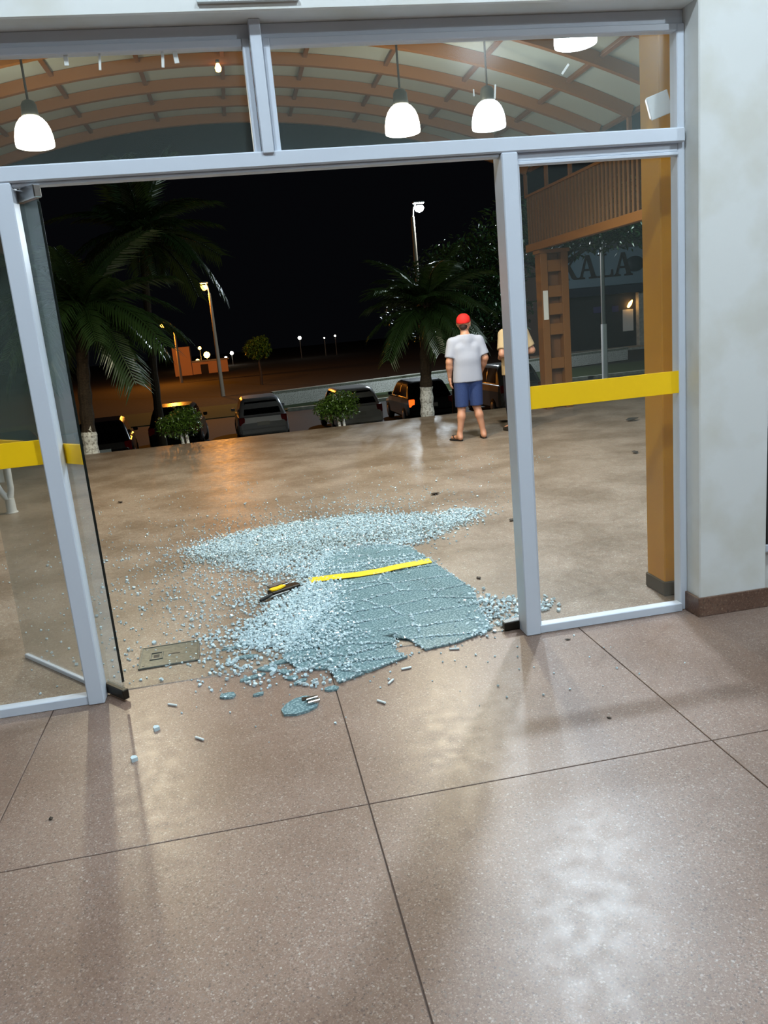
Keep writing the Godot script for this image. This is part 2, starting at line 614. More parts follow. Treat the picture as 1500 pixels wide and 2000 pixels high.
# ==================================================================== lamps
func pendant(at: Vector3, color: Color, down: float, leak: float, bell: Material, label: String, group: String, hang_y: float, size := 1.0) -> void:
	# at: the centre of the bell's rim
	var t := base("pendant_lamp", at)
	tag(t, label, "pendant lamp", group)
	var st := begin()
	var prof := [[0.0, 0.0], [0.170, 0.0], [0.186, 0.006], [0.190, 0.03], [0.186, 0.09], [0.172, 0.15], [0.148, 0.20], [0.112, 0.24], [0.075, 0.262], [0.0, 0.268]]
	lathe(st, prof, 36)
	put("bell_shade", done(st), bell, t).scale = Vector3(1.0, 1.12, 1.0) * size
	st = begin()
	lathe(st, [[0.0, 0.290], [0.082, 0.290], [0.086, 0.300], [0.080, 0.33], [0.074, 0.40], [0.058, 0.43], [0.03, 0.445], [0.0, 0.447]], 24)
	put("lamp_cap", done(st), M.lamp_cap, t).scale = Vector3.ONE * size
	st = begin()
	tube(st, [Vector3(0, 0.44 * size, 0), Vector3(0, hang_y - at.y, 0)], [0.012], 8)
	put("hanging_rod", done(st), M.cable, t)
	omni(t, Vector3(0, 0.11, 0), color, leak, 0.12, 40.0)
	if down > 0.0:
		var l := SpotLight3D.new()
		l.name = "lamp_beam"
		l.light_color = color
		l.light_energy = down
		l.light_size = 0.07
		l.spot_range = 40.0
		l.spot_attenuation = 2.0
		l.spot_angle = 82.0
		l.spot_angle_attenuation = 0.6
		l.shadow_enabled = true
		l.rotation.x = -PI / 2
		l.position = Vector3(0, 0.10, 0)
		t.add_child(l)


func omni(parent: Node, at: Vector3, color: Color, energy: float, size: float, far := 80.0) -> void:
	var l := OmniLight3D.new()
	l.name = "lamp_light"
	l.light_color = color
	l.light_energy = energy
	l.light_size = size
	l.omni_range = far
	l.omni_attenuation = 2.0
	l.shadow_enabled = true
	l.position = at
	parent.add_child(l)


# ==================================================================== structure
func build_floor() -> void:
	var fl := base("floor")
	tag(fl, "polished pinkish brown terrazzo floor of the hall with thin dark joints", "", "", "structure")
	slab("joint_bed", Vector3(-10.0, -0.20, -0.1175), Vector3(12.0, -0.006, 20.0), M.joint, fl)
	var xs := [-10.0, -6.376, -5.049, -3.722, -2.395, -1.068, 0.2588, 1.5856, 2.912, 4.239, 5.566, 6.893, 12.0]
	var zs := [-0.1175, 1.2266, 2.57, 3.914, 5.258, 6.602, 7.946, 9.29, 10.634, 20.0]
	for i in xs.size() - 1:
		for k in zs.size() - 1:
			slab("terrazzo_panel", Vector3(xs[i] + 0.0025, -0.03, zs[k] + 0.0025), Vector3(xs[i + 1] - 0.0025, 0.0, zs[k + 1] - 0.0025), M["terrazzo%d" % ((i * 2 + k) % 3)], fl, 0.0015)
	var tr := slab("terrace", Vector3(-7.5, -0.28, -10.0), Vector3(8.0, 0.0, -0.1215), M.terrace, null, 0.01)
	tag(tr, "glossy stained terrazzo terrace outside the doorway above the car park", "", "", "structure")


func build_walls() -> void:
	# facade wall: outer face z = -0.11, inner face z = 0.09; opening x -1.75 .. 2.22, y 0 .. 2.93
	var brown := mat(Color(0.42, 0.36, 0.31), 0.7)
	var wf := base("wall_front")
	tag(wf, "white painted facade wall around the glazed entrance, stained near the right edge", "", "", "structure")
	slab("lintel", Vector3(-1.75, 2.93, -0.11), Vector3(2.22, 6.2, 0.09), M.wall, wf, 0.006)
	slab("pier", Vector3(2.22, 0.0, -0.11), Vector3(2.60, 6.2, 0.09), M.wall, wf, 0.006)
	slab("side_wall", Vector3(-10.0, 0.0, -0.11), Vector3(-1.75, 6.2, 0.09), M.wall, wf, 0.006)
	slab("far_wall", Vector3(2.60, 0.0, -0.11), Vector3(12.0, 6.2, -0.02), M.wall, wf, 0.006)
	tag(slab("wall_left", Vector3(-10.2, 0.0, -0.11), Vector3(-10.0, 6.2, 20.0), brown), "plain brown side wall left of the hall", "", "", "structure")
	tag(slab("wall_right", Vector3(12.0, 0.0, -0.11), Vector3(12.2, 6.2, 20.0), brown), "plain brown side wall right of the hall", "", "", "structure")
	tag(slab("wall_back", Vector3(-10.2, 0.0, 20.0), Vector3(12.2, 6.2, 20.2), brown), "plain brown wall far behind the viewer", "", "", "structure")
	tag(slab("ceiling", Vector3(-10.2, 6.0, 0.09), Vector3(12.2, 6.2, 20.2), M.ceiling), "flat white ceiling of the hall", "", "", "structure")
	var bb := base("baseboard_front")
	tag(bb, "brown terrazzo skirting along the foot of the white pier", "", "", "structure")
	slab("skirting_face", Vector3(2.214, 0.0, 0.09), Vector3(2.61, 0.105, 0.103), M.plinth, bb, 0.003)
	slab("skirting_reveal", Vector3(2.206, 0.0, -0.045), Vector3(2.22, 0.105, 0.103), M.plinth, bb, 0.003)
	slab("skirting_left", Vector3(-10.0, 0.0, 0.09), Vector3(-1.75, 0.105, 0.103), M.plinth, bb, 0.003)
	# dark door in the recess right of the pier, only its edge in view
	var dd := base("door_2")
	tag(dd, "dark door leaf whose edge shows at the right border beside the white pier", "", "", "structure")
	slab("door_panel", Vector3(2.64, 0.32, 0.0), Vector3(3.5, 0.95, 0.03), mat(Color(0.16, 0.15, 0.14), 0.5), dd)
	slab("door_rail", Vector3(2.63, 0.28, -0.015), Vector3(3.52, 0.32, 0.04), M.frame, dd)


func window(called: String, label: String) -> Node3D:
	var w := base(called)
	tag(w, label, "", "", "structure")
	return w


func build_shopfront() -> void:
	# head rail and its beads, recessed under the lintel
	var hd := base("trim_1")
	tag(hd, "white aluminium head rail under the lintel of the entrance", "", "", "structure")
	slab("rail", Vector3(-1.75, 2.868, -0.105), Vector3(2.22, 2.93, -0.045), M.frame, hd)
	# transom
	var tr := base("trim_2")
	tag(tr, "white aluminium transom beam above the doors running the whole width", "", "", "structure")
	slab("transom_beam", Vector3(-1.75, 2.352, -0.09), Vector3(2.205, 2.417, 0.0), M.frame, tr, 0.006)
	slab("transom_lip", Vector3(-0.828, 2.338, -0.075), Vector3(1.295, 2.352, -0.02), M.frame, tr, 0.003)
	var lp := base("trim_3")
	tag(lp, "white aluminium door post left of the open doorway", "", "", "structure")
	slab("post_profile", Vector3(-0.904, 0.0, -0.11), Vector3(-0.828, 2.352, 0.0), M.frame, lp, 0.005)
	var mu := base("trim_4")
	tag(mu, "white aluminium door post right of the open doorway, beside the fixed pane", "", "", "structure")
	slab("post_profile", Vector3(1.297, 0.0, -0.125), Vector3(1.375, 2.352, 0.0), M.frame, mu, 0.005)
	slab("glazing_bead", Vector3(1.375, 0.045, -0.06), Vector3(1.389, 2.30, -0.025), M.frame, mu, 0.003)
	var um := base("trim_5")
	tag(um, "short white post dividing the two upper windows, built of three profiles", "", "", "structure")
	slab("middle_profile", Vector3(0.224, 2.405, -0.06), Vector3(0.273, 2.93, 0.012), M.frame, um, 0.003)
	slab("side_profile", Vector3(0.190, 2.417, -0.09), Vector3(0.2205, 2.868, -0.025), M.frame, um, 0.003)
	slab("side_profile", Vector3(0.2765, 2.417, -0.09), Vector3(0.307, 2.868, -0.025), M.frame, um, 0.003)
	var jb := base("trim_6")
	tag(jb, "white aluminium jamb profile against the right pier", "", "", "structure")
	slab("jamb_profile", Vector3(2.181, 0.0, -0.10), Vector3(2.22, 2.868, -0.03), M.frame, jb, 0.004)
	# upper windows
	var w1 := window("window_1", "upper left window pane above the doors with lamps showing through")
	slab("pane", Vector3(-1.75, 2.41, -0.062), Vector3(0.20, 2.84, -0.054), M.pane_dusty, w1, 0.001)
	slab("top_bead", Vector3(-1.75, 2.838, -0.085), Vector3(0.190, 2.868, -0.03), M.frame, w1, 0.003)
	for q in [[-0.533, 2.822, 0.018, 0.05], [-0.40, 2.81, 0.010, 0.07], [-0.145, 2.805, 0.012, 0.06], [-0.09, 2.812, 0.02, 0.045]]:
		var st := begin()
		box(st, Vector3(q[0], q[1], -0.051), Vector3(q[2], q[3], 0.003), 0.001, Basis(Vector3.BACK, rng.randf_range(-0.15, 0.15)))
		put("tape_scrap", done(st), M.paper, w1)
	var w2 := window("window_2", "upper right window pane above the doors, mirroring a lamp of the hall")
	slab("pane", Vector3(0.297, 2.41, -0.062), Vector3(2.19, 2.84, -0.054), M.pane_dusty, w2, 0.001)
	slab("top_bead", Vector3(0.307, 2.838, -0.085), Vector3(2.181, 2.868, -0.03), M.frame, w2, 0.003)
	for q in [[1.64, 2.700, 0.010, 0.055, -0.7], [1.30, 2.62, 0.008, 0.06, -0.1], [1.20, 2.62, 0.006, 0.03, 0.0]]:
		var st := begin()
		box(st, Vector3(q[0], q[1], -0.051), Vector3(q[2], q[3], 0.003), 0.001, Basis(Vector3.BACK, q[4]))
		put("tape_scrap", done(st), M.paper, w2)
	# fixed panes beside the doorway
	var w3 := window("window_3", "fixed pane right of the doorway with a yellow safety band")
	slab("pane", Vector3(1.38, 0.04, -0.046), Vector3(2.185, 2.315, -0.038), M.pane, w3, 0.001)
	slab("bottom_rail", Vector3(1.375, 0.0, -0.07), Vector3(2.181, 0.045, -0.012), M.frame, w3, 0.003)
	slab("head_rail", Vector3(1.375, 2.315, -0.08), Vector3(2.181, 2.352, -0.03), M.frame, w3, 0.003)
	slab("head_bead", Vector3(1.375, 2.298, -0.07), Vector3(2.181, 2.3145, -0.022), M.frame, w3, 0.003)
	slab("safety_band", Vector3(1.389, 1.170, -0.0375), Vector3(2.181, 1.282, -0.034), M.yellow, w3, 0.0008)
	var w4 := window("window_4", "fixed pane left of the doorway with a yellow safety band")
	slab("pane", Vector3(-1.75, 0.04, -0.046), Vector3(-0.895, 2.352, -0.038), M.pane, w4, 0.001)
	slab("bottom_rail", Vector3(-1.75, 0.0, -0.07), Vector3(-0.904, 0.045, -0.012), M.frame, w4, 0.003)
	slab("safety_band", Vector3(-1.75, 1.170, -0.0375), Vector3(-0.908, 1.282, -0.034), M.yellow, w4, 0.0008)


func build_canopy() -> void:
	var cp := base("canopy_roof")
	tag(cp, "arched canopy roof of orange steel ribs and pale grey roofing sheets", "", "", "structure")
	var half := 0.418
	var ribs := []
	for i in 11:
		var z := -9.6 + 0.9 * i
		ribs.append(z)
		var rings := []
		for k in 33:
			var w := lerpf(-half, half, k / 32.0)
			var d := Vector3(sin(w), cos(w), 0)
			var c := Vector3(ARC_X, ARC_Y, z)
			rings.append(PackedVector3Array([c + d * ARC_R + Vector3(0, 0, 0.035), c + d * ARC_R - Vector3(0, 0, 0.035), c + d * (ARC_R + 0.13) - Vector3(0, 0, 0.035), c + d * (ARC_R + 0.13) + Vector3(0, 0, 0.035)]))
		var st := begin()
		loft(st, rings, -1)
		put("arch_rib", done(st), M.steel_orange, cp)
	var ws := []
	for k in range(-5, 6):
		ws.append(asin(clampf((0.282 + 0.97 * k - ARC_X) / ARC_R, -0.41, 0.41)))
	for w in ws:
		var d := Vector3(sin(w), cos(w), 0)
		var st := begin()
		box(st, Vector3(ARC_X, ARC_Y, -4.9) + d * (ARC_R + 0.105), Vector3(0.05, 0.05, 9.5), 0.004, Basis(Vector3.BACK, -w))
		put("purlin", done(st), M.steel_dark, cp)
	var meshes := {}
	for i in range(-1, ws.size()):
		var w0: float = -half if i < 0 else ws[i]
		var w1: float = half if i == ws.size() - 1 else ws[i + 1]
		if w1 - w0 < 0.01: continue
		for k in ribs.size():
			var z0: float = ribs[k] if k > 0 else ribs[0] - 0.1
			var z1: float = ribs[k + 1] if k < ribs.size() - 1 else -0.115
			var rings := []
			for z in [z0 + 0.004, z1 - 0.004]:
				var ring := PackedVector3Array()
				for q in 5:
					var w := lerpf(w0 + 0.0004, w1 - 0.0004, q / 4.0)
					ring.append(Vector3(ARC_X + sin(w) * (ARC_R + 0.134), ARC_Y + cos(w) * (ARC_R + 0.134), z))
				for q in 5:
					var w := lerpf(w1 - 0.0004, w0 + 0.0004, q / 4.0)
					ring.append(Vector3(ARC_X + sin(w) * (ARC_R + 0.146), ARC_Y + cos(w) * (ARC_R + 0.146), z))
				rings.append(ring)
			var st := begin()
			loft(st, rings, -1)
			put("roof_sheet", done(st), M.roof_sheet, cp)
	# right eave: tie beam, rail and hanging slats
	for s in 2:
		var x: float = 4.97 if s == 0 else -4.64
		var fr := base("eave_frieze")
		tag(fr, ["slatted brown eave screen along the right side of the canopy", "slatted brown eave screen along the left side of the canopy"][s], "", "", "structure")
		slab("tie_beam", Vector3(x - 0.05, 2.56, -9.6), Vector3(x + 0.05, 2.68, -0.12), M.steel_orange, fr, 0.005)
		slab("top_rail", Vector3(x - 0.03, 3.41, -9.6), Vector3(x + 0.03, 3.45, -0.12), M.steel_orange, fr, 0.004)
		for i in 11:
			slab("post", Vector3(x - 0.025, 3.45, -9.625 + 0.9 * i), Vector3(x + 0.025, roof_y(x), -9.575 + 0.9 * i), M.steel_dark, fr, 0.003)
		var sl := box_mesh(Vector3(0.03, 0.728, 0.055), 0.003)
		for i in (78 if s == 0 else 0):
			put("slat", sl, M.slat, fr, Vector3(x, 3.045, -9.52 + 0.12 * i))


func build_grounds() -> void:
	tag(slab("planting_bed", Vector3(-14, -2.0, -12.2), Vector3(16, -0.30, -10.01), M.earth), "bare earth strip along the terrace edge where palms and shrubs grow", "", "", "structure")
	tag(slab("car_park", Vector3(-70, -2.1, -34.0), Vector3(70, -1.9, -12.2), M.asphalt), "dark asphalt car park below the terrace", "", "", "structure")
	tag(slab("lawn", Vector3(-70, -2.1, -41.0), Vector3(70, -1.86, -34.0), M.grass), "dim lawn strip between the car park and the low white wall", "", "", "structure")
	tag(slab("road", Vector3(-90, -2.1, -190.0), Vector3(110, -1.92, -41.0), M.earth_dark), "dark road and open ground beyond the lawn", "", "", "structure")


# ==================================================================== columns
func build_columns() -> void:
	var c := base("steel_column", Vector3(2.36, 0, -0.36))
	tag(c, "ochre painted column standing just outside the right fixed pane", "column")
	slab("shaft", Vector3(-0.145, 0.0, -0.1), Vector3(0.14, 4.3, 0.1), M.ochre, c, 0.006)
	slab("foot", Vector3(-0.153, 0.0, -0.11), Vector3(0.15, 0.085, 0.108), mat(Color(0.30, 0.26, 0.20), 0.8), c, 0.006)
	var f := base("battened_column", Vector3(5.2, 0, -9.2))
	tag(f, "orange battened steel column at the far right corner of the canopy", "column")
	for s in [-1, 1]:
		slab("leg", Vector3(-0.235 if s < 0 else 0.115, 0.0, -0.12), Vector3(-0.115 if s < 0 else 0.235, 2.56, 0.12), M.steel_orange, f, 0.006)
	slab("web", Vector3(-0.115, 0.0, -0.05), Vector3(0.115, 2.56, -0.03), M.steel_dark, f, 0.003)
	for y in [0.2, 0.75, 1.3, 1.62, 1.9, 2.3]:
		slab("batten_plate", Vector3(-0.115, y - 0.09, 0.08), Vector3(0.115, y + 0.09, 0.1), M.steel_orange, f, 0.003)
	slab("head_plate", Vector3(-0.26, 2.50, -0.14), Vector3(0.26, 2.56, 0.14), M.steel_orange, f, 0.004)
	tag(slab("notice_sheet", Vector3(4.985, 1.46, -9.079), Vector3(5.068, 1.92, -9.072), M.paper), "narrow white notice sheet stuck on the left leg of the far column", "notice")
	# white flood light box on the near column
	var b := base("floodlight_box", Vector3(2.20, 2.57, -0.245))
	b.rotation = Vector3(0.15, -0.3, 0.28)
	tag(b, "small tilted white floodlight box fixed to the ochre column", "floodlight")
	slab("housing", Vector3(-0.048, -0.05, -0.03), Vector3(0.048, 0.05, 0.03), M.white_paint, b, 0.006)
	slab("rim", Vector3(-0.052, -0.054, 0.026), Vector3(0.052, 0.054, 0.036), M.white_paint, b, 0.004)
	var st := begin()
	tube(st, [Vector3(0.045, 0, -0.02), Vector3(0.07, -0.01, -0.04), Vector3(0.10, -0.02, -0.06)], [0.008], 8)
	put("bracket", done(st), M.chrome, b)


# ==================================================================== the standing door leaf
func build_door_leaf() -> void:
	# frameless tempered leaf hung on a floor pivot, swung outwards behind the left pane
	var d := base("door_1", Vector3(-0.727, 0, 0.012), atan2(-0.785, 0.62) + PI)
	# local +x runs along the leaf away from the pivot edge
	var dir := Vector2(-0.62, -0.785)
	d.rotation.y = atan2(-dir.y, dir.x)
	tag(d, "intact frameless glass door leaf swung outwards with a yellow safety band", "", "", "structure")
	slab("pane", Vector3(0.0, 0.015, -0.005), Vector3(1.045, 2.335, 0.005), M.leaf_pane, d, 0.001)
	slab("pane_edge", Vector3(-0.004, 0.10, -0.006), Vector3(0.0, 2.27, 0.006), mat(Color(0.05, 0.09, 0.08), 0.2), d, 0.0008)
	for s in [-1, 1]:
		slab("safety_band", Vector3(0.0, 1.155, 0.0055 if s > 0 else -0.0075), Vector3(1.045, 1.245, 0.0075 if s > 0 else -0.0055), M.yellow, d, 0.0005)
	var pf := slab("patch_fitting", Vector3(-0.01, 0.012, -0.017), Vector3(0.165, 0.062, 0.017), M.bronze, d, 0.004)
	var sc := begin()
	for x in [-0.05, 0.04]:
		lathe(sc, [[0.0, 0.0], [0.008, 0.0], [0.008, 0.004], [0.0, 0.005]], 12, Vector3(x, 0.0, 0.017), Basis(Vector3.RIGHT, PI / 2))
	put("screw", done(sc), M.chrome, pf)
	slab("patch_fitting", Vector3(-0.01, 2.285, -0.017), Vector3(0.165, 2.337, 0.017), M.chrome, d, 0.004)
	slab("bottom_rail", Vector3(0.20, 0.0, -0.012), Vector3(1.045, 0.022, 0.012), M.frame, d, 0.003)
	# pivot fitting left on the floor where the broken leaf hung
	var p := base("pivot_fitting", Vector3(1.285, 0, -0.125), deg_to_rad(4))
	tag(p, "bronze and chrome floor pivot fitting at the right post's foot", "door fitting")
	slab("shoe", Vector3(-0.075, 0.006, -0.018), Vector3(0.075, 0.048, 0.018), M.bronze, p, 0.004)
	slab("cover_strip", Vector3(-0.075, 0.048, -0.022), Vector3(0.075, 0.056, 0.020), M.chrome, p, 0.002)
	var st := begin()
	lathe(st, [[0.0, 0.0], [0.022, 0.0], [0.022, 0.006], [0.0, 0.006]], 16, Vector3(0.03, 0, 0))
	put("spindle", done(st), M.chrome, p)
	# floor closer cover
	var f := base("floor_plate", Vector3(-0.56, 0, -0.502), deg_to_rad(2))
	tag(f, "worn grey metal floor plate set in the terrazzo inside the doorway's left half", "floor plate")
	slab("cover", Vector3(-0.158, 0.0, -0.148), Vector3(0.158, 0.007, 0.148), M.plate_metal, f, 0.002)
	for q in [[-0.158, -0.148, 0.158, -0.140], [-0.158, 0.140, 0.158, 0.148], [-0.158, -0.14, -0.150, 0.14], [0.150, -0.14, 0.158, 0.14]]:
		slab("raised_edge", Vector3(q[0], 0.007, q[1]), Vector3(q[2], 0.010, q[3]), M.plate_metal, f, 0.001)
	var rg := begin()
	for q in [[-0.105, -0.05, -0.035, -0.042], [-0.105, 0.042, -0.035, 0.05], [-0.105, -0.042, -0.097, 0.042], [-0.043, -0.042, -0.035, 0.042]]:
		box(rg, Vector3((q[0] + q[2]) / 2, 0.009, (q[1] + q[3]) / 2), Vector3(q[2] - q[0], 0.005, q[3] - q[1]), 0.001)
	put("square_frame", done(rg), M.plate_metal, f)
	slab("spindle_hole", Vector3(-0.085, 0.0065, -0.02), Vector3(-0.055, 0.0078, 0.02), M.gasket, f, 0.0005)
	slab("slot", Vector3(-0.01, 0.0065, -0.008), Vector3(0.055, 0.0078, 0.006), M.gasket, f, 0.0005)
	for q in [[-0.13, -0.12], [0.13, -0.12], [-0.13, 0.12], [0.13, 0.12]]:
		var s2 := begin()
		lathe(s2, [[0.0, 0.006], [0.007, 0.006], [0.006, 0.009], [0.0, 0.0095]], 10, Vector3(q[0], 0, q[1]))
		put("screw", done(s2), M.chrome, f)


# ==================================================================== shattered glass
func clip_cell(outline: PackedVector2Array, seeds: PackedVector2Array, i: int, stretch: Vector2) -> Array:
	# the part of the outline nearer to seed i than to the others, in a stretched metric
	var s := seeds[i] * stretch
	var cell := PackedVector2Array()
	for v in [Vector2(-2, -3), Vector2(3, -3), Vector2(3, 2), Vector2(-2, 2)]: cell.append(v * stretch)
	for k in seeds.size():
		if k == i: continue
		var o := seeds[k] * stretch
		if o.distance_to(s) > 2.4: continue
		var n := (o - s).normalized()
		var c := n.dot((o + s) * 0.5)
		var next := PackedVector2Array()
		for j in cell.size():
			var a := cell[j]
			var b := cell[(j + 1) % cell.size()]
			var da := n.dot(a) - c
			var db := n.dot(b) - c
			if da <= 0.0: next.append(a)
			if (da < 0.0) != (db < 0.0): next.append(a.lerp(b, da / (da - db)))
		cell = next
		if cell.size() < 3: return []
	for j in cell.size(): cell[j] = cell[j] / stretch
	return Geometry2D.intersect_polygons(cell, outline)


func inside_any(p: Vector2, polys: Array) -> bool:
	for q in polys:
		if Geometry2D.is_point_in_polygon(p, q): return true
	return false


func crumb_mesh(kind: int) -> ArrayMesh:
	var st := begin()
	var r := RandomNumberGenerator.new()
	r.seed = 500 + kind
	var n := 5 + kind % 2
	var o := PackedVector2Array()
	for k in n:
		var w := TAU * k / n
		o.append(Vector2(cos(w), sin(w)) * r.randf_range(0.36, 0.6))
	plate(st, o, 0.0, r.randf_range(0.55, 0.8), Vector2(r.randf_range(-0.15, 0.15), r.randf_range(-0.15, 0.15)))
	return done(st)


func build_debris() -> void:
	var outline := PackedVector2Array([Vector2(0.50, -2.03), Vector2(0.70, -2.15), Vector2(0.96, -2.09), Vector2(1.09, -1.95), Vector2(1.16, -1.49), Vector2(1.25, -0.80), Vector2(1.19, -0.49), Vector2(1.16, -0.16), Vector2(0.956, -0.058), Vector2(0.755, -0.019), Vector2(0.718, -0.157), Vector2(0.649, -0.301), Vector2(0.62, -0.06), Vector2(0.663, 0.033), Vector2(0.548, 0.086), Vector2(0.421, 0.15), Vector2(0.275, 0.214), Vector2(0.246, 0.031), Vector2(0.10, -0.02), Vector2(0.03, -0.20), Vector2(0.10, -0.52), Vector2(0.20, -1.01), Vector2(0.27, -1.41), Vector2(0.34, -1.81)])
	var sheet := base("shattered_door_leaf")
	tag(sheet, "collapsed sheet of crazed pale blue glass with a yellow band on it", "broken glass")
	var seeds := PackedVector2Array()
	var tries := 0
	while seeds.size() < 58 and tries < 6000:
		tries += 1
		var p := Vector2(rng.randf_range(0.0, 1.3), rng.randf_range(-2.2, 0.25))
		if not Geometry2D.is_point_in_polygon(p, outline): continue
		var near := 0.20 + 0.10 * clampf(p.x - 0.4, 0.0, 0.8) - 0.08 * clampf((p.y + 0.5) / 0.6, 0.0, 1.0)
		var ok := true
		for q in seeds:
			if ((p - q) * Vector2(0.62, 1.25)).length() < near:
				ok = false
				break
		if ok: seeds.append(p)
	var cracks := []
	for i in seeds.size():
		for poly in clip_cell(outline, seeds, i, Vector2(0.62, 1.25)):
			for inner in Geometry2D.offset_polygon(poly, -0.007 if seeds[i].y > -0.2 and seeds[i].x < 0.65 else -0.0015):
				if inner.size() < 3: continue
				# ragged edges
				var rough := PackedVector2Array()
				for k in inner.size():
					var a: Vector2 = inner[k]
					var b: Vector2 = inner[(k + 1) % inner.size()]
					var n: int = max(1, int(a.distance_to(b) / 0.045))
					for j in n:
						var v := a.lerp(b, float(j) / n)
						if j > 0: v += Vector2(rng.randf_range(-0.004, 0.004), rng.randf_range(-0.004, 0.004))
						rough.append(v)
					for j in int(a.distance_to(b) / 0.009):
						cracks.append(a.lerp(b, rng.randf()))
				var st := begin()
				plate(st, rough, 0.0, 0.009, Vector2(rng.randf_range(-0.004, 0.004), rng.randf_range(-0.006, 0.006)))
				put("shard", done(st), M.shard, sheet, Vector3(0, 0.001, 0))
	# yellow band still stuck across the sheet
	var rings := []
	var mids := [Vector2(0.288, -1.436), Vector2(0.45, -1.424), Vector2(0.62, -1.424), Vector2(0.78, -1.435), Vector2(0.90, -1.452), Vector2(1.03, -1.482), Vector2(1.145, -1.515)]
	for i in mids.size():
		var v: Vector2 = mids[i]
		var y: float = 0.018 + 0.004 * sin(i * 1.9)
		rings.append(PackedVector3Array([Vector3(v.x, y, v.y - 0.052), Vector3(v.x, y + 0.003, v.y - 0.052), Vector3(v.x, y + 0.003, v.y + 0.052), Vector3(v.x, y, v.y + 0.052)]))
	var sb := begin()
	loft(sb, rings, -1)
	put("safety_band", done(sb), M.yellow, sheet)

	# crumbs: dense heaps and a wide scatter
	var heap := PackedVector2Array([Vector2(-0.60, -2.72), Vector2(-0.25, -3.05), Vector2(0.25, -3.2), Vector2(0.91, -3.2), Vector2(1.5, -2.85), Vector2(1.79, -2.95), Vector2(1.9, -2.7), Vector2(1.37, -2.15), Vector2(1.05, -2.0), Vector2(0.75, -2.1), Vector2(0.50, -1.98), Vector2(0.30, -1.5), Vector2(0.05, -1.75), Vector2(-0.15, -2.02), Vector2(-0.437, -2.374)])
	var heap2 := PackedVector2Array([Vector2(0.28, -1.50), Vector2(0.05, -1.12), Vector2(-0.13, -0.75), Vector2(-0.19, -0.42), Vector2(0.05, -0.30), Vector2(0.18, -0.5), Vector2(0.337, -0.777), Vector2(0.50, -1.30)])
	var heap3 := PackedVector2Array([Vector2(1.22, -0.80), Vector2(1.42, -0.56), Vector2(1.64, -0.46), Vector2(1.55, -0.29), Vector2(1.40, -0.31), Vector2(1.26, -0.20), Vector2(1.05, -0.06), Vector2(1.15, -0.45)])
	var kinds := []
	for k in 6: kinds.append(crumb_mesh(k))
	var spots := [[], [], [], [], [], []]
	var singles := []
	var drop := func(p: Vector2, y: float, size: float, single: bool) -> void:
		var b := Basis.from_euler(Vector3(rng.randf_range(-0.5, 0.5), rng.randf() * TAU, rng.randf_range(-0.5, 0.5))).scaled(Vector3.ONE * size)
		var t := Transform3D(b, Vector3(p.x, y + size * 0.1, p.y))
		if single: singles.append(t)
		else: spots[rng.randi() % 6].append(t)
	var fill := func(poly: PackedVector2Array, n: int, s0: float, s1: float, layers: float, spread: float) -> void:
		var box2 := Rect2(poly[0], Vector2.ZERO)
		for v in poly: box2 = box2.expand(v)
		var made := 0
		while made < n:
			var p := Vector2(rng.randf_range(box2.position.x, box2.end.x), rng.randf_range(box2.position.y, box2.end.y))
			if not Geometry2D.is_point_in_polygon(p, poly): continue
			var far := absf(rng.randfn(0.0, spread))
			p += Vector2.RIGHT.rotated(rng.randf() * TAU) * far
			drop.call(p, rng.randf() * layers if far < spread else 0.0, rng.randf_range(s0, s1), false)
			made += 1
	fill.call(heap, 12000, 0.008, 0.020, 0.016, 0.10)
	fill.call(heap2, 2600, 0.009, 0.021, 0.014, 0.07)
	fill.call(heap3, 420, 0.009, 0.024, 0.006, 0.04)
	for v in cracks:
		if rng.randf() < 0.65: drop.call(v + Vector2(rng.randfn(0.0, 0.005), rng.randfn(0.0, 0.005)), 0.0105, rng.randf_range(0.006, 0.013), false)
	# crushed edge of the sheet on the left, thinning to the right
	var made := 0
	while made < 2200:
		var p := Vector2(rng.randf_range(0.0, 1.2), rng.randf_range(-2.2, 0.2))
		if not Geometry2D.is_point_in_polygon(p, outline): continue
		var dens: float = clampf(1.0 - (p.x - 0.15) / 0.42, 0.015, 1.0)
		if p.y < -1.5 and p.y > -1.75: dens = max(dens, 0.35)
		if p.y > -0.25: dens *= 0.35
		if rng.randf() > dens:
			made += 1 if rng.randf() < 0.02 else 0
			continue
		drop.call(p, 0.010 + rng.randf() * 0.006, rng.randf_range(0.007, 0.017), false)
		made += 1
	# scatter round the heaps, thinner further out
	for i in 5200:
		var c: Vector2 = [Vector2(0.35, -2.6), Vector2(-0.1, -1.3), Vector2(0.9, -3.1), Vector2(-0.25, -2.5), Vector2(0.0, -0.7)][rng.randi() % 5]
		var w := rng.randf() * TAU
		var r := pow(rng.randf(), 0.8) * rng.randf_range(0.4, 1.7)
		var p := c + Vector2(cos(w) * r, sin(w) * r * 1.15)
		if inside_any(p, [outline]): continue
		if p.x > 1.25 and p.y > -2.4: continue
		if p.y > 0.25 or (p.y > -0.15 and p.x < -0.45): continue
		drop.call(p, 0.0, rng.randf_range(0.006, 0.015) * (1.0 if rng.randf() < 0.85 else 1.6), false)
	for i in 900:   # far scatter
		var p := Vector2(rng.randf_range(-2.2, 3.4), rng.randf_range(-5.6, -1.2))
		if p.x > 1.4 and p.y > -2.6: continue
		if p.x > 2.0 + (p.y + 2.6) * -0.6: continue
		drop.call(p, 0.0, rng.randf_range(0.005, 0.013), false)
	for i in 40:
		drop.call(Vector2(rng.randf_range(-0.4, 1.9), rng.randf_range(-0.15, 0.7)), 0.0, rng.randf_range(0.005, 0.012), false)
	var cr := base("glass_crumbs")
	tag(cr, "spill of tiny pale glass crumbs strewn around the collapsed sheet", "glass crumbs", "", "stuff")
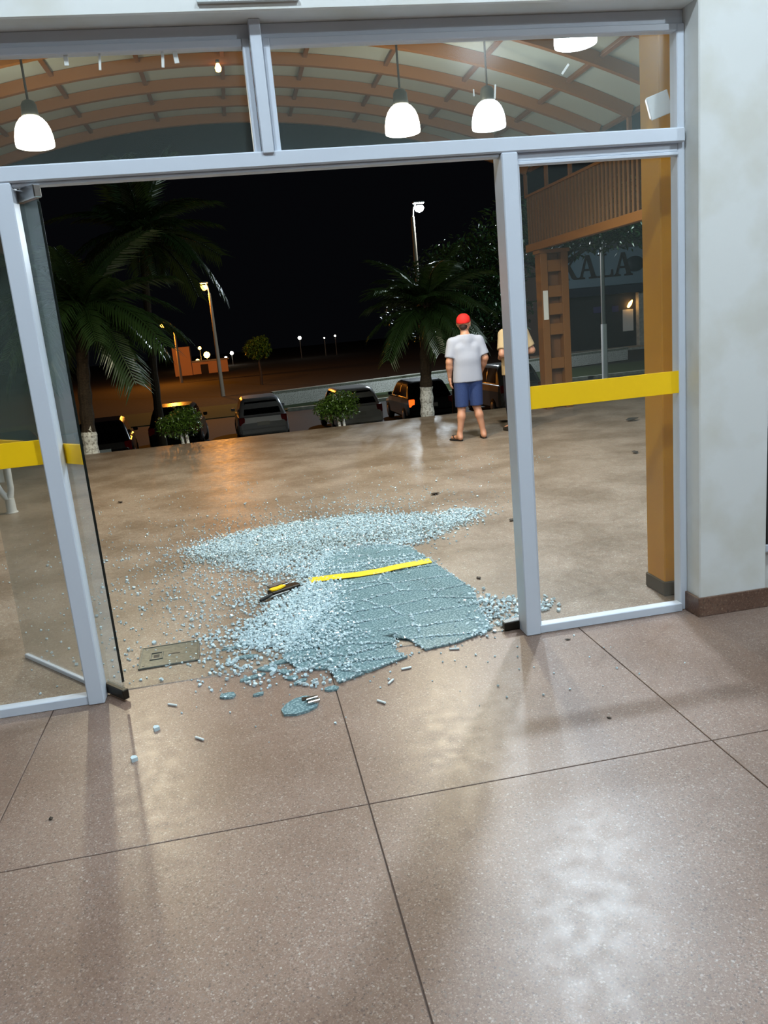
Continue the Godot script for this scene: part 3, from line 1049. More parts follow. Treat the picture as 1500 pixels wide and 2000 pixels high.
	for k in 6:
		many("crumb_spill", kinds[k], M.crumb, spots[k], cr)
	# larger single fragments in the foreground fringe
	var fringe := PackedVector2Array([Vector2(-0.42, -0.70), Vector2(-0.15, -0.85), Vector2(0.05, -0.35), Vector2(0.10, -0.05), Vector2(0.24, 0.06), Vector2(0.26, 0.20), Vector2(0.10, 0.17), Vector2(-0.1, 0.09), Vector2(-0.25, 0.02), Vector2(-0.40, -0.25)])
	var b3 := Rect2(fringe[0], Vector2.ZERO)
	for v in fringe: b3 = b3.expand(v)
	while singles.size() < 230:
		var p := Vector2(rng.randf_range(b3.position.x, b3.end.x), rng.randf_range(b3.position.y, b3.end.y))
		if Geometry2D.is_point_in_polygon(p, fringe): drop.call(p, 0.0, rng.randf_range(0.010, 0.024), true)
	var first: MeshInstance3D = null
	for t in singles:
		var o := put("glass_fragment", kinds[rng.randi() % 6], M.crumb)
		o.transform = t
		tag(o, "small pale cube of broken glass at the near left fringe of the spill", "glass fragment", "loose cubes at the near fringe of the glass spill")
	# long and broad loose shards at the near rim
	var shards := [[-0.125, -0.02, 0.15, 0.040, 0.35, "long pale shard lying alone below the left end of the glass spill"], [-0.205, -0.46, 0.16, 0.035, 0.10, "long flat shard beside the metal floor plate at the left rim"],
		[-0.15, -0.30, 0.13, 0.04, -0.1, "flat shard lying just above the long lone shard"], [0.035, -0.03, 0.07, 0.05, -0.9, "stubby shard right of the long lone shard"], [0.07, 0.06, 0.06, 0.05, 0.3, "squarish shard next to the spill's lower left corner"],
		[0.10, 0.12, 0.08, 0.035, 0.6, "small shard lowest at the spill's left corner"], [0.235, 0.25, 0.07, 0.05, 0.2, "small shard at the lowest tip of the spill on the floor joint"], [-0.245, 0.145, 0.07, 0.06, 0.1, "forked pale shard alone on the floor left of the spill"],
		[-0.10, 0.185, 0.055, 0.028, 0.2, "tiny oblong shard above the big loose chunk"], [0.02, -0.16, 0.14, 0.05, 0.3, "mid sized shard bridging the crushed glass and the floor"], [-0.05, -0.10, 0.11, 0.06, -0.3, "broad shard between the long lone shard and the sheet"],
		[-0.08, -0.62, 0.13, 0.04, 0.2, "flat shard in the crushed glass left of the sheet"]]
	for q in shards:
		var o := PackedVector2Array()
		for v in [Vector2(-0.5, 0.1), Vector2(-0.38, -0.4), Vector2(0.1, -0.5), Vector2(0.46, -0.35), Vector2(0.5, 0.15), Vector2(0.3, 0.5), Vector2(-0.2, 0.42)]:
			o.append(Vector2(v.x * q[2], v.y * q[3]) * rng.randf_range(0.85, 1.15))
		var st := begin()
		plate(st, o, 0.0, 0.009, Vector2.ZERO, 0.002)
		var s := put("glass_shard", done(st), M.shard, null, Vector3(q[0], 0.0, q[1]))
		s.rotation.y = q[4]
		tag(s, q[5], "glass shard", "loose shards at the near rim of the spill")
	# slivers lying apart on the hall floor
	for q in [[0.52, 0.28, 0.9, "thin sliver of clear glass right of the floor joint, above the other"], [0.44, 0.47, -0.9, "thin sliver of clear glass on the floor right of the big chunk"], [0.62, 0.16, 0.1, "thin sliver of clear glass close below the sheet's right notch"], [-0.50, 0.15, -0.6, "thin sliver of clear glass on the floor right of the standing leaf's fitting"], [0.90, 0.02, -0.3, "thin sliver of clear glass at the sheet's lower right edge"], [-0.36, 0.53, -0.8, "thin sliver of clear glass far left on the hall floor"]]:
		var st := begin()
		box(st, Vector3(0, 0.006, 0), Vector3(0.052, 0.009, 0.010), 0.002)
		var s := put("glass_sliver", done(st), M.sliver, null, Vector3(q[0], 0.0, q[1]))
		s.rotation.y = q[2]
		tag(s, q[3], "glass sliver", "slivers on the hall floor")
	for q in [[-0.553, 0.375, "bright lone glass crumb on the floor nearest the standing leaf"], [-0.62, 0.62, "lone glass crumb on the floor below the bright one"]]:
		var s := put("stray_crumb", kinds[1], M.crumb, null, Vector3(q[0], 0.0, q[1]))
		s.scale = Vector3.ONE * 0.026
		tag(s, q[2], "glass crumb")
	# big chunk with a piece of lock on it
	var ch := base("glass_chunk", Vector3(0.08, 0, 0.375))
	tag(ch, "large loose chunk of crazed glass with lock bits in front of the spill", "glass chunk")
	var co := PackedVector2Array()
	for v in [Vector2(-0.085, 0.02), Vector2(-0.075, 0.07), Vector2(-0.02, 0.085), Vector2(0.03, 0.072), Vector2(0.075, 0.04), Vector2(0.09, -0.01), Vector2(0.075, -0.06), Vector2(0.03, -0.085), Vector2(-0.02, -0.07), Vector2(-0.06, -0.03)]: co.append(v)
	var cst := begin()
	plate(cst, co, 0.0, 0.011, Vector2.ZERO, 0.002)
	put("glass_piece", done(cst), M.shard, ch)
	for q in [[0.058, -0.022, 0.3], [0.064, 0.012, 0.25]]:
		cst = begin()
		box(cst, Vector3(q[0], 0.020, q[1]), Vector3(0.060, 0.016, 0.018), 0.003, Basis(Vector3.UP, q[2]))
		put("lock_bar", done(cst), M.chrome, ch)
	slab("lock_plate", Vector3(0.015, 0.011, -0.058), Vector3(0.075, 0.016, -0.028), M.bronze, ch, 0.001)
	# lock and handle torn off with a scrap of the yellow band
	var lk := base("torn_lock", Vector3(0.07, 0.01, -1.28), deg_to_rad(30))
	tag(lk, "torn off door lock with yellow scrap left of the fallen strip", "door lock")
	slab("lock_case", Vector3(-0.06, 0.0, -0.035), Vector3(0.16, 0.03, 0.035), M.bronze, lk, 0.005)
	slab("cover_edge", Vector3(-0.14, 0.004, 0.028), Vector3(0.06, 0.016, 0.052), M.chrome, lk, 0.003)
	slab("cover_edge", Vector3(-0.02, 0.012, -0.08), Vector3(0.13, 0.028, -0.055), M.chrome, lk, 0.003)
	slab("side_plate", Vector3(0.02, 0.0, -0.17), Vector3(0.13, 0.012, -0.10), mat(Color(0.42, 0.44, 0.44), 0.4, 0.5), lk, 0.003)
	cst = begin()
	tube(cst, [Vector3(-0.17, 0.012, 0.06), Vector3(-0.13, 0.018, 0.055), Vector3(-0.07, 0.022, 0.04)], [0.010, 0.012, 0.010], 10)
	put("lock_lever", done(cst), M.rubber, lk)
	cst = begin()
	var yo := PackedVector2Array()
	for v in [Vector2(-0.06, -0.03), Vector2(-0.02, -0.045), Vector2(0.03, -0.03), Vector2(0.10, -0.035), Vector2(0.11, 0.01), Vector2(0.04, 0.03), Vector2(-0.03, 0.035), Vector2(-0.065, 0.01)]: yo.append(v)
	for k in yo.size(): yo[k] = yo[k] * Vector2(0.62, 0.9) + Vector2(-0.01, 0.0)
	plate(cst, yo, 0.031, 0.040, Vector2(0.05, 0.1))
	put("band_scrap", done(cst), M.yellow, lk)


# ==================================================================== people
func hand_bones(w: Vector3, dir: Vector3, palm: Vector3, thumb_side: Vector3, curl: float) -> Array:
	# w wrist, dir along the fingers, palm the way the palm faces, thumb_side across the palm
	var out := []
	var kn := w + dir * 0.082
	out.append([w, w + dir * 0.03, 0.024, 0.024])
	for i in 4:
		var s: float = [0.028, 0.009, -0.010, -0.028][i]
		var len_: float = [0.070, 0.078, 0.072, 0.056][i]
		var root := kn + thumb_side * s
		out.append([w + dir * 0.018 + thumb_side * s * 0.6, root, 0.0135, 0.0115])
		var d1 := (dir + palm * curl * 0.6).normalized()
		var d2 := (dir + palm * curl * 1.7).normalized()
		var d3 := (dir + palm * curl * 3.2).normalized()
		var a := root + d1 * len_ * 0.44
		var b := a + d2 * len_ * 0.32
		out.append([root, a, 0.0095, 0.0088])
		out.append([a, b, 0.0088, 0.0082])
		out.append([b, b + d3 * len_ * 0.24, 0.0082, 0.0072])
	var t0 := w + dir * 0.022 + thumb_side * 0.024
	var t1 := t0 + (dir * 0.65 + thumb_side * 0.7 + palm * 0.25).normalized() * 0.042
	var t2 := t1 + (dir + thumb_side * 0.15 + palm * 0.3).normalized() * 0.030
	out.append([t0, t1, 0.014, 0.011])
	out.append([t1, t2, 0.011, 0.0095])
	out.append([t2, t2 + (dir + palm * 0.5).normalized() * 0.022, 0.0095, 0.008])
	return out


func head_bones(c: Vector3, f: Vector3) -> Array:
	# c: centre of the head, f: the way it faces (level)
	var r := f.cross(Vector3.UP).normalized()
	var u := Vector3.UP
	var P := func(x: float, y: float, z: float) -> Vector3: return c + r * x + u * y + f * z
	var b := []
	b.append([P.call(0, 0.03, -0.022), P.call(0, 0.035, 0.022), 0.078, 0.072])
	b.append([P.call(0, -0.03, 0.02), P.call(0, -0.085, 0.052), 0.062, 0.030])
	for s in [-1, 1]:
		b.append([P.call(0.035 * s, -0.04, 0.0), P.call(0.018 * s, -0.09, 0.05), 0.032, 0.022])
		b.append([P.call(0.012 * s, 0.022, 0.088), P.call(0.040 * s, 0.024, 0.076), 0.010, 0.010])
		b.append([P.call(0.040 * s, -0.022, 0.060), P.call(0.035 * s, -0.03, 0.064), 0.016, 0.014])
		b.append([P.call(0.078 * s, 0.018, -0.012), P.call(0.080 * s, -0.022, -0.004), 0.013, 0.009])
		b.append([P.call(0.084 * s, 0.024, -0.020), P.call(0.086 * s, 0.0, -0.026), 0.008, 0.007])
	b.append([P.call(0, 0.012, 0.090), P.call(0, -0.022, 0.108), 0.009, 0.012])
	b.append([P.call(-0.011, -0.026, 0.096), P.call(0.011, -0.026, 0.096), 0.008, 0.008])
	b.append([P.call(-0.018, -0.054, 0.080), P.call(0.018, -0.054, 0.080), 0.008, 0.008])
	b.append([P.call(-0.015, -0.066, 0.079), P.call(0.015, -0.066, 0.079), 0.008, 0.008])
	b.append([P.call(0, -0.092, 0.066), P.call(0, -0.096, 0.060), 0.020, 0.020])
	return b


func add_face(t: Node3D, c: Vector3, f: Vector3) -> void:
	var r := f.cross(Vector3.UP).normalized()
	for s in [-1, 1]:
		var st := begin()
		var p: Vector3 = c + r * 0.029 * s + Vector3.UP * 0.004 + f * 0.078
		lathe(st, [[0.0, -0.0105], [0.006, -0.0085], [0.0100, -0.003], [0.0105, 0.0], [0.0100, 0.003], [0.006, 0.0085], [0.0, 0.0105]], 12, p)
		var e := put("eye", done(st), M.eye, t)
		st = begin()
		lathe(st, [[0.0, 0.0], [0.005, 0.0], [0.005, 0.002], [0.0, 0.0025]], 10, p + f * 0.0092, Basis(Quaternion(Vector3.UP, f)))
		put("iris", done(st), M.hair, e)


func above(y: float) -> Plane: return Plane(Vector3.DOWN, -y)     # keeps what lies above y
func below(y: float) -> Plane: return Plane(Vector3.UP, y)        # keeps what lies below y


func build_people() -> void:
	# ---- person in white T-shirt, seen from behind (local -z is the way he faces)
	var t := base("person", Vector3(3.005, 0, -6.84), 0.0)
	tag(t, "person seen from behind in red cap, white T-shirt and blue denim shorts", "person")
	var sho := [Vector3(-0.185, 1.315, 0.0), Vector3(0.185, 1.315, 0.0)]
	var elb := [Vector3(-0.245, 1.065, 0.02), Vector3(0.248, 1.075, 0.035)]
	var wri := [Vector3(-0.238, 0.855, -0.035), Vector3(0.225, 0.885, -0.12)]
	var hip := [Vector3(-0.092, 0.84, 0.0), Vector3(0.092, 0.84, 0.0)]
	var kne := [Vector3(-0.105, 0.455, -0.015), Vector3(0.103, 0.455, -0.02)]
	var ank := [Vector3(-0.168, 0.085, 0.02), Vector3(0.165, 0.085, 0.025)]
	var toe := [Vector3(-0.235, 0.035, -0.12), Vector3(0.205, 0.035, -0.14)]
	var hc := Vector3(0.0, 1.535, -0.015)
	var hf := Vector3(0.45, 0, -0.9).normalized()
	var body := []
	body.append([Vector3(0, 0.86, 0), Vector3(0, 1.05, 0.0), 0.115, 0.105])
	body.append([Vector3(0, 1.05, 0), Vector3(0, 1.28, 0.0), 0.105, 0.09])
	for s in [-1, 1]:
		body.append([Vector3(0.06 * s, 0.88, 0), Vector3(0.055 * s, 1.05, 0), 0.105, 0.095])
		body.append([Vector3(0.06 * s, 1.08, 0), Vector3(0.085 * s, 1.25, 0), 0.095, 0.092])
		body.append([Vector3(0.03 * s, 1.36, 0.01), Vector3(0.16 * s, 1.315, 0.0), 0.05, 0.055])
	body.append([Vector3(0, 1.34, 0.012), Vector3(0, 1.47, -0.01), 0.062, 0.052])
	for i in 2:
		body.append([sho[i], elb[i], 0.052, 0.041])
		body.append([elb[i], elb[i].lerp(wri[i], 0.35), 0.041, 0.041])
		body.append([elb[i].lerp(wri[i], 0.35), wri[i], 0.041, 0.026])
		body.append([hip[i], kne[i], 0.085, 0.054])
		body.append([kne[i], kne[i].lerp(ank[i], 0.35) + Vector3(0, 0, 0.018), 0.052, 0.054])
		body.append([kne[i].lerp(ank[i], 0.35) + Vector3(0, 0, 0.018), ank[i], 0.052, 0.034])
		body.append([ank[i], Vector3(ank[i].x, 0.045, ank[i].z + 0.035), 0.036, 0.032])
		body.append([Vector3(ank[i].x, 0.05, ank[i].z), toe[i], 0.036, 0.024])
	var parts := [blob(body, 0.013, 0.010), blob(head_bones(hc, hf), 0.0055, 0.007)]
	parts.append(blob(hand_bones(wri[0], Vector3(0.08, -1, -0.12).normalized(), Vector3(1, 0.08, 0.1).normalized(), Vector3(0.1, 0.1, -1).normalized(), 0.28), 0.0045, 0.004))
	parts.append(blob(hand_bones(wri[1], Vector3(-0.15, -0.75, -0.6).normalized(), Vector3(-1, 0.1, 0.1).normalized(), Vector3(0.0, 0.6, -0.75).normalized(), 0.35), 0.0045, 0.004))
	put("body", joined(parts), M.skin, t)
	add_face(t, hc, hf)
	# shirt
	var sh := []
	sh.append([Vector3(0, 0.70, 0), Vector3(0, 1.08, 0), 0.128, 0.122])
	sh.append([Vector3(0, 1.08, 0), Vector3(0, 1.30, 0.0), 0.118, 0.098])
	sh.append([Vector3(0, 1.34, 0.012), Vector3(0, 1.42, 0.0), 0.078, 0.072])
	for s in [-1, 1]:
		sh.append([Vector3(0.088 * s, 0.70, 0), Vector3(0.074 * s, 1.08, 0), 0.122, 0.112])
		sh.append([Vector3(0.074 * s, 1.08, 0), Vector3(0.098 * s, 1.215, 0), 0.112, 0.106])
		sh.append([Vector3(0.035 * s, 1.365, 0.01), Vector3(0.172 * s, 1.295, 0.0), 0.062, 0.064])
		var i := 0 if s < 0 else 1
		var d: Vector3 = (elb[i] - sho[i]).normalized()
		var e: Vector3 = sho[i] + d * 0.205
		sh.append([sho[i], e + d * 0.05, 0.066, 0.070, [Plane(d, d.dot(e))]])
	put("t_shirt", blob(sh, 0.012, 0.014, [above(0.785), Plane(Vector3.UP, 1.405)]), M.shirt_white, t)
	var so := []
	so.append([Vector3(0, 0.83, 0), Vector3(0, 0.88, 0), 0.112, 0.112])
	for i in 2:
		var x: float = hip[i].x
		so.append([Vector3(x * 0.9, 0.83, 0.0), Vector3(x * 0.8, 0.88, 0), 0.108, 0.104])
		so.append([Vector3(x, 0.80, 0.004), kne[i] + Vector3(0, -0.05, 0), 0.102, 0.088, [above(0.455)]])
	put("shorts", blob(so, 0.012, 0.010, [above(0.455), below(0.90)]), M.denim, t)
	# cap: crown, brim towards the face, small button
	var cb := [[hc + Vector3(0, 0.052, 0) - hf * 0.024, hc + Vector3(0, 0.058, 0) + hf * 0.022, 0.090, 0.084]]
	cb.append([hc + Vector3(0, 0.01, 0) - hf * 0.030, hc + Vector3(0, 0.03, 0) - hf * 0.03, 0.083, 0.086])
	put("cap", blob(cb, 0.006, 0.008, [Plane(Vector3(0, -1, 0).rotated(hf.cross(Vector3.UP).normalized(), 0.22), -(hc.y - 0.006))]), M.cap_red, t)
	var st := begin()
	var rr := hf.cross(Vector3.UP).normalized()
	var rings := []
	for k in 7:
		var s := lerpf(-1, 1, k / 6.0)
		var root := hc + rr * 0.070 * s + hf * (0.045 + 0.035 * sqrt(max(0.0, 1.0 - s * s))) + Vector3(0, 0.048, 0)
		var tip := hc + rr * 0.078 * s + hf * (0.075 + 0.085 * sqrt(max(0.0, 1.0 - s * s * 0.9))) + Vector3(0, 0.034, 0)
		rings.append(PackedVector3Array([root, tip, tip + Vector3(0, 0.004, 0), root + Vector3(0, 0.005, 0)]))
	loft(st, rings, 0)
	put("cap_brim", done(st), M.cap_red, t)
	var hr := [[hc + Vector3(0, -0.02, 0) - hf * 0.045, hc + Vector3(0, 0.01, 0) - hf * 0.03, 0.054, 0.066]]
	put("hair", blob(hr, 0.006, 0.006), M.hair, t)
	for i in 2:
		var d: Vector3 = (toe[i] - ank[i]) * Vector3(1, 0, 1)
		d = d.normalized()
		var o := PackedVector2Array()
		var c: Vector3 = ank[i].lerp(toe[i], 0.5)
		for k in 14:
			var w := TAU * k / 14
			var l := cos(w) * 0.132
			var wd := sin(w) * (0.045 + 0.008 * cos(w))
			o.append(Vector2(c.x + d.x * l - d.z * wd, c.z + d.z * l + d.x * wd))
		st = begin()
		plate(st, o, 0.0, 0.018)
		var ff := put("flip_flop", done(st), M.rubber, t)
		st = begin()
		var sd := Vector3(-d.z, 0, d.x)
		for s in [-1, 1]:
			tube(st, [c + d * 0.075 + Vector3(0, -c.y + 0.062, 0), c + d * 0.03 + sd * 0.026 * s + Vector3(0, -c.y + 0.066, 0), c - d * 0.01 + sd * 0.043 * s + Vector3(0, -c.y + 0.016, 0)], [0.006], 6)
		put("thong_strap", done(st), M.rubber, ff)

	# ---- person in tan shirt behind the right door post, turned to the left
	var u := base("person", Vector3(3.80, 0, -7.2), deg_to_rad(22))
	tag(u, "person in tan shirt and dark trousers half hidden behind the right post", "person")
	var sh2 := [Vector3(-0.19, 1.345, 0.0), Vector3(0.19, 1.345, 0.0)]
	var el2 := [Vector3(-0.275, 1.09, 0.06), Vector3(0.275, 1.09, 0.06)]
	var wr2 := [Vector3(-0.10, 1.02, -0.20), Vector3(0.085, 1.05, -0.215)]
	var hi2 := [Vector3(-0.092, 0.86, 0.0), Vector3(0.092, 0.86, 0.0)]
	var kn2 := [Vector3(-0.11, 0.47, -0.02), Vector3(0.11, 0.47, -0.01)]
	var an2 := [Vector3(-0.12, 0.09, 0.03), Vector3(0.12, 0.09, 0.03)]
	var hc2 := Vector3(0.0, 1.575, -0.03)
	var hf2 := Vector3(0.1, 0, -1).normalized()
	var b2 := []
	b2.append([Vector3(0, 0.88, 0), Vector3(0, 1.08, 0.0), 0.12, 0.11])
	for s in [-1, 1]:
		b2.append([Vector3(0.06 * s, 0.90, 0), Vector3(0.085 * s, 1.27, 0), 0.105, 0.094])
		b2.append([Vector3(0.03 * s, 1.39, 0.01), Vector3(0.165 * s, 1.345, 0.0), 0.05, 0.055])
	b2.append([Vector3(0, 1.37, 0.012), Vector3(0, 1.51, -0.02), 0.062, 0.052])
	for i in 2:
		b2.append([sh2[i], el2[i], 0.052, 0.041])
		b2.append([el2[i], wr2[i], 0.043, 0.027])
		b2.append([hi2[i], kn2[i], 0.085, 0.055])
		b2.append([kn2[i], an2[i], 0.054, 0.036])
		b2.append([an2[i], an2[i] + Vector3(0, -0.05, -0.16), 0.036, 0.028])
	var p2 := [blob(b2, 0.013, 0.010), blob(head_bones(hc2, hf2), 0.0055, 0.007)]
	p2.append(blob(hand_bones(wr2[0], Vector3(0.85, 0.05, -0.4).normalized(), Vector3(0.35, 0.1, 0.9).normalized(), Vector3(0, 1, 0.05).normalized(), 0.35), 0.0045, 0.004))
	p2.append(blob(hand_bones(wr2[1], Vector3(-0.85, 0.1, -0.4).normalized(), Vector3(-0.35, 0.1, 0.9).normalized(), Vector3(0, 1, 0.05).normalized(), 0.35), 0.0045, 0.004))
	put("body", joined(p2), M.skin, u)
	add_face(u, hc2, hf2)
	var s3 := []
	s3.append([Vector3(0, 0.70, 0), Vector3(0, 1.08, 0), 0.135, 0.13])
	s3.append([Vector3(0, 1.08, 0), Vector3(0, 1.33, 0.0), 0.124, 0.10])
	s3.append([Vector3(0, 1.37, 0.012), Vector3(0, 1.45, 0.0), 0.078, 0.072])
	for s in [-1, 1]:
		s3.append([Vector3(0.088 * s, 0.70, 0), Vector3(0.098 * s, 1.28, 0), 0.122, 0.106])
		s3.append([Vector3(0.03 * s, 1.385, 0.01), Vector3(0.17 * s, 1.352, 0.0), 0.062, 0.066])
		var i := 0 if s < 0 else 1
		var d: Vector3 = (el2[i] - sh2[i]).normalized()
		var e: Vector3 = sh2[i] + d * 0.215
		s3.append([sh2[i], e + d * 0.05, 0.066, 0.070, [Plane(d, d.dot(e))]])
	put("shirt", blob(s3, 0.012, 0.014, [above(0.79), Plane(Vector3.UP, 1.435)]), M.shirt_tan, u)
	var t3 := [[Vector3(0, 0.84, 0), Vector3(0, 0.89, 0), 0.112, 0.112]]
	for i in 2:
		t3.append([Vector3(hi2[i].x * 0.9, 0.84, 0), Vector3(hi2[i].x * 0.8, 0.90, 0), 0.11, 0.104])
		t3.append([Vector3(hi2[i].x, 0.82, 0), kn2[i], 0.103, 0.076])
		t3.append([kn2[i], an2[i], 0.076, 0.062])
	put("trousers", blob(t3, 0.012, 0.010, [above(0.05), below(0.92)]), M.trouser, u)
	var h3 := [[hc2 + Vector3(0, 0.055, 0) - hf2 * 0.03, hc2 + Vector3(0, 0.06, 0) + hf2 * 0.012, 0.083, 0.076], [hc2 + Vector3(0, -0.02, 0) - hf2 * 0.045, hc2 + Vector3(0, 0.02, 0) - hf2 * 0.035, 0.06, 0.078]]
	put("hair", blob(h3, 0.006, 0.008), M.hair, u)
	for i in 2:
		var a: Vector3 = an2[i]
		put("shoe", blob([[a + Vector3(0, -0.04, 0.03), a + Vector3(0, -0.05, -0.06), 0.046, 0.044], [a + Vector3(0, -0.05, -0.06), a + Vector3(0, -0.062, -0.17), 0.044, 0.034]], 0.008, 0.006, [above(0.004)]), M.shoe, u)


# ==================================================================== cars
func car(label: String, color: Color, at: Vector3, turn: float, tall := 1.0, lit := false, rough := 0.25) -> Node3D:
	# local +z is the rear, origin on the ground under the middle
	var t := base("car", at, turn)
	tag(t, label, "car", "cars parked below the terrace")
	var paint := mat(color, rough, 0.05)
	var h := 1.47 * tall
	var belt := 0.93 * tall
	var st := begin()
	var rings := []
	for q in [[2.02, 0.42, 0.70, 0.74], [1.98, 0.30, belt - 0.05, 0.80], [1.80, 0.24, belt, 0.84], [1.0, 0.22, belt + 0.01, 0.86], [-0.6, 0.22, belt - 0.02, 0.86], [-1.1, 0.22, belt - 0.06, 0.85], [-1.85, 0.26, 0.72 * tall, 0.80], [-2.02, 0.38, 0.60, 0.70]]:
		var ring := PackedVector3Array()
		var w: float = q[3]
		var y0: float = q[1]
		var y1: float = q[2]
		for v in [Vector2(-w * 0.9, y0), Vector2(-w, y0 + 0.10), Vector2(-w, lerpf(y0, y1, 0.72)), Vector2(-w * 0.96, y1 - 0.03), Vector2(-w * 0.88, y1), Vector2(w * 0.88, y1), Vector2(w * 0.96, y1 - 0.03), Vector2(w, lerpf(y0, y1, 0.72)), Vector2(w, y0 + 0.10), Vector2(w * 0.9, y0)]:
			ring.append(Vector3(v.x, v.y, q[0]))
		rings.append(ring)
	loft(st, rings, -1)
	put("body_shell", done(st), paint, t)
	st = begin()
	# greenhouse: outline at the belt and at the roof
	loft(st, [ring_rect(0.78, 1.40, belt - 0.02, 0.12, Vector3(0, 0, 0.48)), ring_rect(0.70, 1.13, lerpf(belt, h, 0.55), 0.14, Vector3(0, 0, 0.50)), ring_rect(0.63, 0.92, h - 0.06, 0.16, Vector3(0, 0, 0.52)), ring_rect(0.54, 0.80, h, 0.20, Vector3(0, 0, 0.52))], 0)
	put("cabin", done(st), paint, t)
	# windows stand a little proud of the cabin
	var y0 := belt + 0.03
	var y1 := h - 0.10
	var at_ := func(y: float, hx0: float, hx1: float) -> float: return lerpf(hx0, hx1, (y - belt) / (h - 0.06 - belt))
	var rear := func(y: float) -> float: return at_.call(y, 1.88, 1.44) + 0.012
	st = begin()
	loft(st, [PackedVector3Array([Vector3(-0.62, y0, rear.call(y0)), Vector3(0.62, y0, rear.call(y0)), Vector3(0.62, y0, rear.call(y0) - 0.03), Vector3(-0.62, y0, rear.call(y0) - 0.03)]), PackedVector3Array([Vector3(-0.53, y1, rear.call(y1)), Vector3(0.53, y1, rear.call(y1)), Vector3(0.53, y1, rear.call(y1) - 0.03), Vector3(-0.53, y1, rear.call(y1) - 0.03)])], -1)
	put("rear_window", done(st), M.car_glass, t)
	st = begin()
	var fr := func(y: float) -> float: return at_.call(y, -0.92, -0.40) - 0.012
	loft(st, [PackedVector3Array([Vector3(-0.62, y0, fr.call(y0)), Vector3(0.62, y0, fr.call(y0)), Vector3(0.62, y0, fr.call(y0) + 0.03), Vector3(-0.62, y0, fr.call(y0) + 0.03)]), PackedVector3Array([Vector3(-0.53, y1, fr.call(y1)), Vector3(0.53, y1, fr.call(y1)), Vector3(0.53, y1, fr.call(y1) + 0.03), Vector3(-0.53, y1, fr.call(y1) + 0.03)])], -1)
	put("windscreen", done(st), M.car_glass, t)
	for s in [-1, 1]:
		var sx := func(y: float) -> float: return (at_.call(y, 0.78, 0.63) + 0.014) * s
		for q in [[-0.60, 0.42, -0.28], [0.50, 1.42, 0.50]]:
			st = begin()
			var e := Vector3(-0.03 * s, 0, 0)
			var a := Vector3(sx.call(y0), y0, q[0])
			var b := Vector3(sx.call(y0), y0, q[1])
			var c := Vector3(sx.call(y1), y1, q[1] - (0.12 if q[1] > 1.0 else 0.0))
			var d := Vector3(sx.call(y1), y1, q[2])
			loft(st, [PackedVector3Array([a, b, c, d]), PackedVector3Array([a + e, b + e, c + e, d + e])], -1)
			put("side_window", done(st), M.car_glass, t)
		st = begin()
		box(st, Vector3(0.70 * s, belt - 0.16, 1.97), Vector3(0.20, 0.26, 0.09), 0.02)
		put("tail_light", done(st), M.tail_lit if lit and s < 0 else M.tail_red, t)
		st = begin()
		box(st, Vector3(0.90 * s, belt + 0.06, -0.55), Vector3(0.14, 0.11, 0.09), 0.02)
		put("wing_mirror", done(st), paint, t)
		for z in [-1.25, 1.28]:
			st = begin()
			lathe(st, [[0.0, -0.10], [0.24, -0.10], [0.30, -0.08], [0.31, 0.0], [0.30, 0.08], [0.24, 0.10], [0.0, 0.10]], 20, Vector3(0.77 * s, 0.31, z), Basis(Vector3.BACK, PI / 2))
			var wh := put("wheel", done(st), M.tyre, t)
			st = begin()
			lathe(st, [[0.0, 0.0], [0.18, 0.0], [0.17, 0.012], [0.05, 0.018], [0.0, 0.018]], 16, Vector3(0.87 * s, 0.31, z), Basis(Vector3.BACK, -PI / 2 * s))
			put("hub_cap", done(st), M.pole, wh)
	st = begin()
	box(st, Vector3(0, 0.42, 2.0), Vector3(1.52, 0.20, 0.14), 0.04)
	put("rear_bumper", done(st), paint, t)
	st = begin()
	box(st, Vector3(0, 0.66, 2.015), Vector3(0.42, 0.13, 0.02), 0.004)
	put("number_plate", done(st), M.paper, t)
	return t


func build_cars() -> void:
	car("silver hatchback parked nose away, centre left below the terrace edge", Color(0.74, 0.76, 0.78), Vector3(0.55, -1.9, -25.6), 0.03)
	car("white car parked right of the middle shrub, partly hidden by it", Color(0.92, 0.93, 0.92), Vector3(3.75, -1.9, -25.4), 0.05)
	car("black car parked left of the silver hatchback behind the left shrub", Color(0.02, 0.02, 0.025), Vector3(-2.25, -1.9, -25.2), -0.02, 1.02)
	car("dark green car with amber glowing tail light behind the palm trunk", Color(0.05, 0.09, 0.08), Vector3(6.35, -1.9, -25.6), 0.03, 1.0, true)
	car("grey sport utility car parked right of the person in the red cap", Color(0.46, 0.45, 0.42), Vector3(9.5, -1.9, -25.3), 0.05, 1.18)
	car("dark blue car parked at far left, its roof showing behind the left pane", Color(0.08, 0.10, 0.16), Vector3(-6.2, -1.75, -19.0), 0.3, 1.0)
	car("black car parked between the left palm and the left shrub", Color(0.015, 0.015, 0.02), Vector3(-4.3, -1.9, -22.5), 0.1, 1.0, true)


